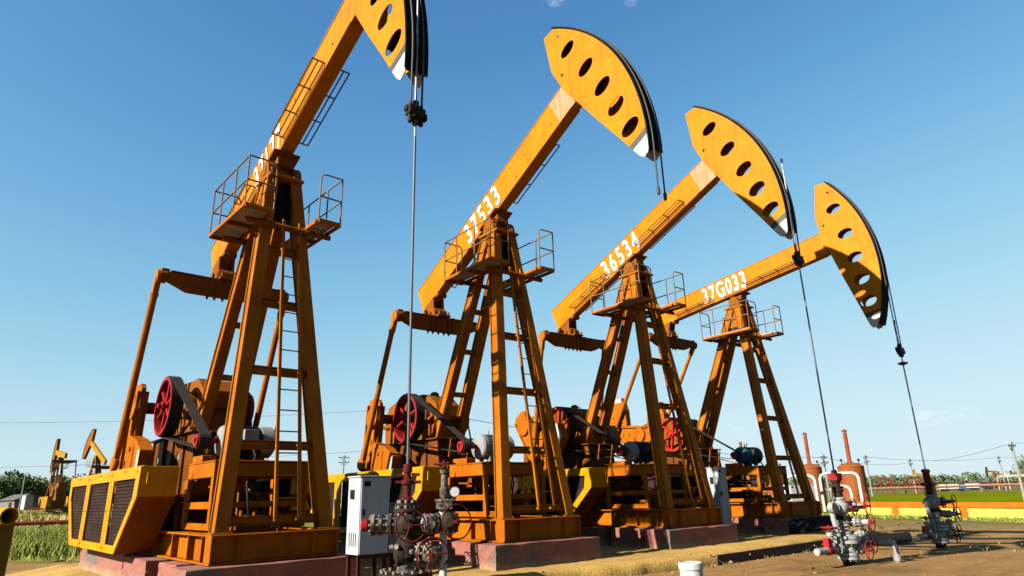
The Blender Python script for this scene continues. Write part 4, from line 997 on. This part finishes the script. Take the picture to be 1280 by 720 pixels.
def pipeline(name, pts, r, mat, label, cat='pipe', group=None, sup=0):
    m = MB().tube(pts, r, 10)
    if sup:
        for a, b in zip(pts, pts[1:]):
            a, b = Vector(a), Vector(b); n = int((b - a).length / sup)
            for k in range(n): p = a.lerp(b, (k + .5) / max(1, n)); m.box((p.x - .08, p.y - .08, -.6), (p.x + .08, p.y + .08, p.z))
    return tag(m.build(name, mat), label, cat, group)
pipeline('pipeline', [(-70, 36, .42), (-41, 50.5, .42), (-16, 66, .42), (0, 76, .42)], .16, 'pipered', 'dark red pipeline crossing the grass in front of the reed bank', sup=9)
pipeline('pipeline', [(-80, 60, 1.42), (-50, 70, 1.42), (-26, 86, 1.42)], .10, 'pipered', 'thin rusty pipeline along the top of the reed bank')

# ------------------------------------------------------------------ yellow wall, tanks, pipes
def yellow_wall():
    A, Bp = V3(25.6, 56.2, -DROP), V3(34.9, 31.2, -DROP); d = (Bp - A).normalized(); n = V3(d.y, -d.x, 0); L = (Bp - A).length
    t = thing('boundary_wall', 'low yellow wall with an orange cap and posts beyond the wellheads', 'wall', A, math.atan2(d.y, d.x))
    m = MB().box((0, -.12, -.2), (L, .12, .68)); m.build('panel', 'wallyellow', t)
    m = MB().box((0, -.2, .68), (L, .2, 1.02)); m.build('cap', 'wallorange', t, .01)
    x = .6
    while x < L: MB().box((x, -.18, -.2), (x + .55, .18, .679)).build('post', 'wallorange', t, .01); x += 5.2
    return t
yellow_wall()
def tank(x, y, s, label):
    t = thing('heater_tank', label, 'tank', (x, y, -DROP), 0, 'orange heater tanks'); r = 1.2; h = 3.35 * s + DROP
    m = MB().lathe([(r * .98, 0), (r, .1), (r, h), (r * .97, h + .06), (r * .55, h + .32 * s), (.24, h + .40 * s)], n=36); m.lathe([(r + .03, 0), (r + .03, .08)], (0, 0, h - .1), n=36)
    m.box((-.5, -r - .12, .4), (.5, -r + .3, 1.5)); m.build('vessel', 'tank', t)
    m = MB().lathe([(.30, 0), (.24, .12), (.19, .3), (.19, 3.05 * s)], (0, 0, h + .32 * s), n=16); m.lathe([(.23, 0), (.23, .06)], (0, 0, h + 1.9 * s), n=16); c = m.build('chimney', 'chimney', t)
    m = MB().lathe([(.20, 0), (.20, .14)], (0, 0, h + 3.36 * s), n=12, mi=1); m.lathe([(.34, 0), (.02, .22)], (0, 0, h + 3.48 * s), n=14); m.build('rain_cap', ['chimney', 'silver'], c)
    m = MB()
    for a in (-.75, .7): m.tube([(a * r, -.15, h), (a * r, -.15, h + .55)], .04, 8); m.lathe([(.05, 0), (.12, .05), (.12, .2), (.05, .25)], (a * r, -.15, h + .5), n=10)
    m.build('relief_valve', 'grease', t)
tank(33.4, 67.7, 1.0, 'orange heater tank with chimney, closest of the row behind the silver wellhead')
tank(33.2, 76.6, 1.07, 'orange heater tank second in the row, its chimney left of the first')
tank(32.7, 86.2, 1.1, 'orange heater tank third in the row, half hidden by pump legs')
tank(31.9, 95.1, 1.12, 'farthest orange heater tank, chimney above the blue motor')
def loop_pipe(x, y, w, h, r, label):
    a = .45; pts = [(-w / 2, 0, 0), (-w / 2, 0, h - a), (-w / 2 + a * .3, 0, h - a * .3), (-w / 2 + a, 0, h), (w / 2 - a, 0, h), (w / 2 - a * .3, 0, h - a * .3), (w / 2, 0, h - a), (w / 2, 0, 0)]
    m = MB().tube(pts, r, 12); o = m.build('pipe_arch', 'white'); o.location = (x, y, -DROP); o.rotation_euler = (0, 0, R(-25)); return tag(o, label, 'pipe', 'white pipe arches by the tanks')
loop_pipe(29.6, 62.5, 3.2, 3.35, .14, 'tall white pipe arch in front of the closest orange tank')
loop_pipe(29.3, 62.0, 1.7, 2.2, .14, 'small white pipe arch standing inside the tallest pipe arch')
loop_pipe(25.6, 61.5, 2.4, 3.2, .14, 'white pipe arch beside the blue grey cabinet')
loop_pipe(25.3, 74.0, 2.4, 3.6, .15, 'white pipe arch seen under the motor stand of 37G033')
pipeline('flow_line', [(10.45, 18.65, .25), (9.45, 18.75, .20)], .125, 'black', 'short black lagged pipe lying between the silver and grey wellheads')
pipeline('flow_line', [(9.2, 18.9, .28), (5, 20.4, .12)], .06, 'blackp', 'thin dark pipe running back from the lagged pipe') if False else None
# bent yellow pipe post at the left edge
t = thing('pipe_post', 'yellow bent pipe post with an open end at the picture edge', 'post', (-3.60, 4.78, .06))
m = MB(); m.tube([(0, 0, -.06), (.0, 0, 1.47)], .078, 18); m.build('upright', 'oldpost', t)
c0 = V3(-.30, .12, 1.515); c1 = V3(.12, -.10, 1.50); ax = (c1 - c0).normalized(); L_ = (c1 - c0).length
m = MB(); m.lathe([(.058, 0), (.058, L_), (.050, L_), (.050, .1)], c0, ax, 22, 0, True, False); m.lathe([(.049, 0), (.049, .01)], c0 + ax * .1, ax, 22, 1); m.build('open_pipe', ['guard', 'blackp'], t)

# ------------------------------------------------------------------ background
def far_pump(loc, yaw, phi, label, s=1.0, big=True):
    root = thing('pump_jack', label, 'pump jack', loc, yaw, 'pump jacks far off'); root.scale = (s, s, s)
    ph = R(phi); cp, sp = math.cos(ph), math.sin(ph); B = lambda a, t, v: V3(a * cp - t * sp, v, 7 + a * sp + t * cp)
    pt = lambda mb, n, mt: mb.build(n, mt, root)
    m = MB()
    for v in (-.9, .9): m.box((-6, v - .13, .0), (1.3, v + .13, .45))
    for u in (-5.5, -2.5, 1.0): m.box((u, -.9, .05), (u + .25, .9, .44))
    pt(m, 'base_frame', 'bgsteel')
    for sg in (-1, 1):
        pt(MB().bar((1, sg * .9, .4), (.1, sg * .25, 6.8), .24, .26), 'leg', 'bgsteel'); pt(MB().bar((-3, sg * .45, .4), (-.2, sg * .2, 6.8), .24, .26), 'leg', 'bgsteel')
    for w in (1.8, 3.2, 4.6):
        k = (w - .4) / 6.4; pt(MB().bar((1 - .9 * k, -.9 + .65 * k, w), (1 - .9 * k, .9 - .65 * k, w), .12, .12, (0, 0, 1)), 'cross_brace', 'bgsteel'); pt(MB().bar((-3 + 2.8 * k, -.4, w), (-3 + 2.8 * k, .4, w), .12, .12, (0, 0, 1)), 'cross_brace', 'bgsteel')
    pt(MB().box((-.4, -.35, 6.75), (.4, .35, 7.2)), 'saddle_bearing', 'bgsteel')
    m = MB()
    m.prism([(-3.3, .25), (3.6, .3), (3.6, .95), (-3.3, .95)], lambda a, b, c: B(a, b, c), .32); pt(m, 'walking_beam', 'bgyellow')
    arc = [(4.95 * math.cos(R(30 - 57 * k / 14)), 4.95 * math.sin(R(30 - 57 * k / 14))) for k in range(15)]
    m = MB().prism([(3.9, 2.6), (3.5, 1.2), (3.6, .3), (4.1, -2.2)] + arc[::-1], lambda a, b, c: B(a, b, c), .36); pt(m, 'horse_head', 'bgsteel' if big else 'bgyellow')
    m = MB(); vs = []
    for k in range(15):
        a = R(30.5 - 58 * k / 14)
        for v in (-.25, .25): vs.append(B(4.98 * math.cos(a), 4.98 * math.sin(a), v))
    m.add(vs, [(2 * k, 2 * k + 1, 2 * k + 3, 2 * k + 2) for k in range(14)]); m.add([x + V3(.03, 0, 0) for x in vs], [(2 * k, 2 * k + 1, 2 * k + 3, 2 * k + 2) for k in range(14)]); pt(m, 'arc_plate', 'black')
    e = B(-3, -.2, 0); pin = V3(-4.9, 0, 2.6 + (1 if phi < 0 else -.4))
    m = MB().prism([(-1.5, .2), (1.5, .2), (1.5, -.05), (.6, -.28), (-.6, -.28), (-1.5, -.05)], lambda a, b, c: V3(e.x + c, a, e.z + b), .3); pt(m, 'equalizer_beam', 'rail')
    for sg in (-1, 1):
        pt(MB().tube([e + V3(0, sg * 1.42, 0), pin + V3(0, sg * 1.35, 0)], .08, 8), 'pitman_arm', 'bgsteel')
        d = (pin - V3(-4, 0, 2.9)).normalized(); q = d.cross(V3(0, 1, 0)); K = lambda a, b, c: V3(-4, sg * 1.1 + c, 2.9) + d * a + q * b
        pt(MB().prism([(-.5, -.3), (1.7, -.9), (1.9, 0), (1.7, .9), (-.5, .3)], K, .25), 'crank', 'bgsteel')
        pt(MB().prism([(-6.6, .3), (-1.9, .3), (-.9, 1.1), (-.9, 1.75), (-6.9, 1.75)], lambda a, b, c: V3(a, sg * 1.6 + c, b), .5), 'crank_guard', 'bgyellow')
    m = MB().prism([(-4.9, 2.3), (-2.3, 2.3), (-2.4, 3.1), (-3.2, 3.5), (-4.6, 3.6)], lambda a, b, c: V3(a, c, b), 1.0); m.box((-5, -.5, .4), (-2, .5, 2.3)); pt(m, 'gearbox', 'bgsteel')
    for sg in (-1, 1):
        m = MB()
        for u in (-1, 0, 1): m.tube([(u, sg * .9, 5.7), (u, sg * .9, 6.7)], .025, 5)
        for z in (6.2, 6.7): m.tube([(-1, sg * .9, z), (1, sg * .9, z)], .025, 5)
        m.box((-1, sg * .3, 5.65), (1, sg * .92, 5.72)); pt(m, 'platform', 'rail')
    m = MB().tube([(5.02, 0, 0), (5.02, 0, 5)], .03, 6); pt(m, 'polished_rod', 'cable')
    return root
far_pump((-48.5, 71, 1.25), R(134), 7, 'distant pump jack on the bank with its crossbar level, above the white cabinet', .74)
far_pump((-53.4, 85.0, 1.3), R(142), 27, 'distant pump jack with steeply raised beam behind the guard of the nearest pump', .88)
far_pump((132, 188, -DROP), R(200), 4, 'tiny far pump jack beside a white pipe arch across the field', .62, False)
far_pump((119, 199, -DROP), R(170), 12, 'tiny far pump jack beside the blue trucks', .6, False)
far_pump((158, 214, -DROP), R(190), -8, 'tiny far pump jack near the picture edge across the field', .6, False)
def mast(x, y, h, label, arms=1, z=None):
    if z is None: z = -DROP if x > 12 else 0; h = h - z
    t = thing('utility_pole', label, 'utility pole', (x, y, z), R(35), 'utility poles')
    MB().tube([(0, 0, 0), (0, 0, h)], [.17, .11] if arms else [.07, .05], 10).build('pole', 'pole', t)
    for k in range(arms):
        zz = h - .45 - k * .9; m = MB().box((-1.1, -.05, zz - .06), (1.1, .05, zz + .06)); m.bar((0, .06, zz - .7), (.7, .06, zz - .05), .05, .05); m.bar((0, .06, zz - .7), (-.7, .06, zz - .05), .05, .05); c = m.build('crossarm', 'pole', t)
        m = MB()
        for xx in (-1.0, -.35, .35, 1.0): m.lathe([(.05, 0), (.09, .05), (.05, .1), (.09, .16), (.04, .25)], (xx, 0, zz + .06), n=8)
        m.build('insulator', 'white', c)
mast(54.1, 73.3, 5.7, 'concrete utility pole standing alone near the edge of the green field')
mast(94.2, 161.7, 7.3, 'utility pole behind the grey wellhead with two crossarms', 2)
mast(69.0, 133.2, 7.2, 'utility pole just beside the nearest orange tank', 2)
mast(120, 168, 7.6, 'utility pole with twin arms behind the far pump jack', 2)
mast(49.2, 108, 6.4, 'utility pole between the two nearest tank chimneys', 2)
mast(75, 168, 7, 'slim utility pole farther off behind the tanks')
mast(-49.0, 67.0, 3.6, 'short thin pole beside the small white cabinet on the bank', 0, 1.3)
mast(-33, 128, 9.5, 'twin arm pole showing above the far end of the crank guard', 2, 0)
mast(-18, 170, 10, 'utility pole far off in the gap behind the grey cabinet', 2)
def wire(a, b, sag, r, label):
    a, b = Vector(a), Vector(b); pts = []
    for k in range(25): t = k / 24; p = a.lerp(b, t); p.z -= sag * 4 * t * (1 - t); pts.append(p)
    tag(MB().tube(pts, r, 5).build('power_line', 'wire'), label, 'power line', 'overhead power lines')
wire((54.1, 73.3, 5.5), (94.2, 161.7, 7.0), .9, .025, 'overhead wire from the lone field pole to the pole behind the grey wellhead')
wire((54.1, 73.3, 5.5), (90, 20, 6), 1.0, .025, 'overhead wire leaving the lone field pole out of the picture')
wire((94.2, 161.7, 6.3), (49.2, 108, 5.9), .8, .028, 'overhead wire passing behind the tank chimneys')
wire((120, 168, 7.2), (230, 150, 7), 1.0, .035, 'overhead wire over the far pump jacks')
wire((120, 168, 7.2), (69, 133.2, 6.8), .8, .03, 'low overhead wire between far poles behind the grey wellhead')
wire((-66, 70, 10.6), (-10, 62, 9.6), .5, .018, 'upper overhead wire crossing the sky beside the nearest pump')
wire((-70, 74, 6.0), (-10, 66, 6.2), .4, .018, 'lower overhead wire passing behind the distant pump jacks')
wire((-10, 62, 9.6), (49.2, 108, 5.9), 1.2, .03, 'overhead wire seen through the pump frames')
# far pipework across the field
def rack(x, y, w, h, rz, mat, label):
    pts = [(-w / 2, 0, 0), (-w / 2, 0, h - .5), (-w / 2 + .2, 0, h - .1), (-w / 2 + .6, 0, h), (w / 2 - .6, 0, h), (w / 2 - .2, 0, h - .1), (w / 2, 0, h - .5), (w / 2, 0, 0)]
    m = MB().tube(pts, .11, 8); m.tube([(p[0] * .9, 1.2, p[2] * .92) for p in pts], .11, 8)
    for k in (-.25, .05, .3): m.tube([(w * k, 0, 0), (w * k, 0, h - .1)], .12, 6)
    o = m.build('pipe_arch', mat); o.location = (x, y, -DROP); o.rotation_euler = (0, 0, rz); tag(o, label, 'pipe', 'pipe arches across the field')
rack(74, 150, 7, 2.9, R(20), 'pipetan', 'pale pipe arch across the field, nearest the tanks')
rack(82, 152, 3.6, 3.6, R(-20), 'pipered', 'dark red pipe arch beside the pale one across the field')
rack(90, 154, 4.0, 3.6, R(25), 'pipered', 'dark red pipe arch just behind the pole of the grey wellhead')
rack(131, 178, 9, 3.6, R(-35), 'white', 'white pipe arch next to the tiny far pump jack')
pipeline('pipeline', [(40, 140, .7), (80, 142, .7), (118, 150, .8), (150, 140, .8)], .24, 'pipetan', 'long pale pipeline running along the far side of the field', sup=12)
pipeline('pipeline', [(60, 148, 1.3), (104, 158, 1.3), (124, 164, 1.3)], .14, 'pipered', 'red pipeline just behind the long pale pipeline', sup=10)
pipeline('pipeline', [(122, 140, 1.2), (170, 120, 1.4)], .35, 'pipered', 'thick red pipe at the field edge by the lone pole', sup=9)
def truck(x, y, rz, col, label, s=1.0):
    s *= .72
    t = thing('lorry', label, 'lorry', (x, y, -DROP), rz, 'lorries parked across the field'); t.scale = (s, s, s)
    MB().prism([(2.0, .7), (4.0, .7), (4.0, 1.7), (3.6, 2.9), (2.0, 2.9)], lambda a, b, c: V3(a, c, b), 2.4).build('cab', col, t, .05)
    MB().prism([(3.66, 1.85), (3.98, 1.85), (3.64, 2.75), (3.3, 2.75)], lambda a, b, c: V3(a + .03, c, b), 2.1).build('windscreen', 'motordark', t)
    m = MB().box((-4, -1.2, .9), (1.8, 1.2, 2.7)); m.box((-4.1, -.5, .6), (3.8, .5, .9)); m.build('load_body', 'white' if s < .75 else col, t, .04)
    for x_ in (-3, -1.8, 3):
        for v in (-1.15, 1.15): MB().lathe([(.2, 0), (.5, .02), (.5, .28), (.2, .3)], (x_, v - .15, .5), (0, 1, 0), 14).build('wheel', 'rubber', t)
truck(112, 176, R(-20), 'truckblue', 'blue lorry parked behind the red rod of the grey wellhead')
truck(125, 190, R(150), 'truckblue', 'blue and white lorry in the middle of the far row', 1.0)
truck(137, 202, R(160), 'truckblue', 'all blue lorry nearest the tiny far pump jack', 1.1)
# hut and little cabinet on the bank
t = thing('hut', 'low grey hut with dark window under the trees on the bank', 'hut', (-76, 104, 1.0), R(-35))
MB().box((-3, -1.8, 0), (3, 1.8, 1.6)).build('wall', 'hutw', t); MB().prism([(-2.1, 1.6), (2.1, 1.6), (0, 2.5)], lambda a, b, c: V3(c, a, b), 6.4).build('roof', 'hutr', t)
MB().box((1.0, -1.83, .6), (2.0, -1.75, 1.3)).build('window', 'blackp', t)
cabinet((-49.2, 68.2, 1.25), R(-30), .8, .7, 1.35, .1, 'small white cabinet on the bank beside the distant pump jack', vents=False)

# ------------------------------------------------------------------ trees
def make_tree(x, y, h, w, label, mat='leaf', z=0, seed=0, leaves=2200, group='trees on the bank'):
    rr = random.Random(seed); t = thing('tree', label, 'tree', (x, y, z), 0, group)
    m = MB(); m.tube([(0, 0, 0), (.05, .03, h * .3), (-.05, .06, h * .62)], [.02 * h + .06, .016 * h + .03, .03], 8); lobes = []
    for k in range(9):
        a = k * 2.4 + rr.uniform(-.4, .4); zz = h * rr.uniform(.28, .6); d = w * rr.uniform(.2, .42); e = V3(math.cos(a) * d, math.sin(a) * d, zz + h * rr.uniform(.08, .28))
        m.tube([(0, 0, zz * .85), e * .5 + V3(0, 0, zz * .42), e], [.05, .035, .015], 6); lobes.append((e, w * rr.uniform(.16, .3)))
    for k in range(5): lobes.append((V3(rr.uniform(-.2, .2) * w, rr.uniform(-.2, .2) * w, h * rr.uniform(.6, .88)), w * rr.uniform(.14, .26)))
    m.build('trunk', 'bark', t)
    m = MB(); s = .045 * h
    for k in range(leaves):
        c, r = rr.choice(lobes); d = V3(rr.gauss(0, 1), rr.gauss(0, 1), rr.gauss(0, .8)).normalized() * r * rr.uniform(.35, 1.15) ** .6
        p = c + d; a = V3(rr.gauss(0, 1), rr.gauss(0, 1), rr.gauss(0, .6)).normalized(); b = a.orthogonal().normalized(); b = (b * math.cos(k) + a.cross(b) * math.sin(k)) * s * rr.uniform(.5, 1.2); e = a.cross(b).normalized() * s * rr.uniform(.3, .7)
        m.add([p - b, p - e, p + b, p + e], [(0, 1, 2, 3)])
    m.build('crown', mat, t)
TL = [(-92, 118, 6.8, 8, 'bushy green tree at the picture edge on the bank'), (-92.5, 124, 7.6, 7, 'tallest bushy green tree on the bank'), (-93, 130, 6.6, 5, 'thin pale tree between bushy trees on the bank'), (-92.5, 134, 5.6, 7, 'round dark tree behind the hut'),
      (-94, 139, 6.6, 7, 'dark tree just left of the distant pump jack with level crossbar'), (-97, 146, 7.2, 9, 'broad dark tree right behind the distant pump jack with level crossbar'), (-97, 150, 6.9, 9, 'leafy tree between the two distant pump jacks'), (-95, 153, 6.6, 8, 'tree just past the distant pump jacks near the guard')]
for k, (x, y, h, w, lb) in enumerate(TL): make_tree(x, y, h, w, lb, 'leaf2' if k == 2 else 'leaf', .3, 20 + k, 1300 if k == 2 else 2200)
make_tree(182, 236, 10.5, 13, 'single round green tree near the lone pole across the field', 'leaf', -DROP, 77, 2200, None)
def wood(name, x0, y0, x1, y1, h, n, seed, mat='leaf', depth=14):
    rr = random.Random(seed); m = MB(); a, b = V3(x0, y0, 0), V3(x1, y1, 0); q = (b - a).normalized().cross(V3(0, 0, 1))
    cl = [(rr.uniform(0, 1), rr.uniform(-depth, depth), h * rr.uniform(.35, 1.0), rr.uniform(3, 6.5)) for k in range(n // 40)]
    for k in range(n):
        t, o, hh, r = rr.choice(cl); c = a.lerp(b, t) + q * o; d = V3(rr.gauss(0, r * .5), rr.gauss(0, r * .5), 0); z = hh * rr.random() ** .6
        p = c + d + V3(0, 0, z); u = V3(rr.gauss(0, 1), rr.gauss(0, 1), rr.gauss(0, .6)).normalized(); v = u.orthogonal().normalized() * rr.uniform(.4, 1.0); w = u.cross(v).normalized() * rr.uniform(.3, .8)
        m.add([p - v, p - w, p + v, p + w], [(0, 1, 2, 3)])
    return tag(m.build(name, mat), kind='stuff')
wood('distant_woods', 60, 400, 460, 400, 6.8, 16000, 5, 'hazeleaf')
wood('distant_trees', -160, 190, 40, 260, 6.0, 9000, 9)

# ------------------------------------------------------------------ sky
w = bpy.data.worlds.new('World'); S.world = w; w.use_nodes = True; t = NT(w.node_tree); bg = w.node_tree.nodes['Background']
sky = t.n('ShaderNodeTexSky', sky_type='NISHITA'); sky.sun_disc = False; sky.sun_elevation = R(SUN_EL)
sky.sun_rotation = math.atan2(sd.x, sd.y); sky.altitude = 0; sky.air_density = 1.0; sky.dust_density = 0.0; sky.ozone_density = 3.0
tc = t.n('ShaderNodeTexCoord'); dirv = tc.outputs['Generated']
def ray_dir(px, py):
    a2 = (px - 640) / FPX; b2 = (360 - py) / FPX; return (cx * a2 + cy * b2 + fwd).normalized()
cl = None
for (px, py, r0, amt) in ((1160, 522, .026, .28), (1200, 517, .03, .16), (695, -2, .022, .5), (793, 1, .016, .28), (920, 530, .06, .08)):
    dv = ray_dir(px, py); dt = t.n('ShaderNodeVectorMath', operation='DISTANCE'); mp = t.n('ShaderNodeVectorMath', operation='SUBTRACT'); t.l(dirv, mp.inputs[0]); mp.inputs[1].default_value = dv
    sc = t.n('ShaderNodeVectorMath', operation='MULTIPLY'); t.l(mp.outputs[0], sc.inputs[0]); sc.inputs[1].default_value = (1, 1, 2.2)
    ln = t.n('ShaderNodeVectorMath', operation='LENGTH'); t.l(sc.outputs[0], ln.inputs[0])
    f = t.ramp(ln.outputs['Value'], r0, 0); f = t.math('MULTIPLY', f, t.ramp(t.noise(dirv, 55, 6, .65, sc=(1, 1, 2.5)), .38, .66)); f = t.math('MULTIPLY', f, amt)
    cl = f if cl is None else t.math('ADD', cl, f)
# clear deep blue air: lift the hue and roll off the bright horizon
def vm(op, a, b):
    m = t.n('ShaderNodeVectorMath', operation=op)
    for i, v in ((0, a), (1, b)):
        if hasattr(v, 'is_output'): t.l(v, m.inputs[i])
        else: m.inputs[i].default_value = v
    return m.outputs[0]
GS = .05 * 2 ** 2.2; x = vm('MULTIPLY', sky.outputs[0], (.1, .1, .1))
pw = t.n('ShaderNodeSeparateXYZ'); t.l(x, pw.inputs[0]); cb = t.n('ShaderNodeCombineXYZ')
for i in range(3): t.l(t.math('POWER', pw.outputs[i], 1.9), cb.inputs[i])
x = cb.outputs[0]
c = vm('DIVIDE', vm('MULTIPLY', x, (15 / GS, 18.5 / GS, 18.5 / GS)), vm('ADD', vm('MULTIPLY', x, (20.5, 20.5, 18.6)), (1, 1, 1)))
c = t.mix(cl, c, (6.6, 6.4, 6.4)); t.l(c, bg.inputs['Color']); bg.inputs['Strength'].default_value = .05
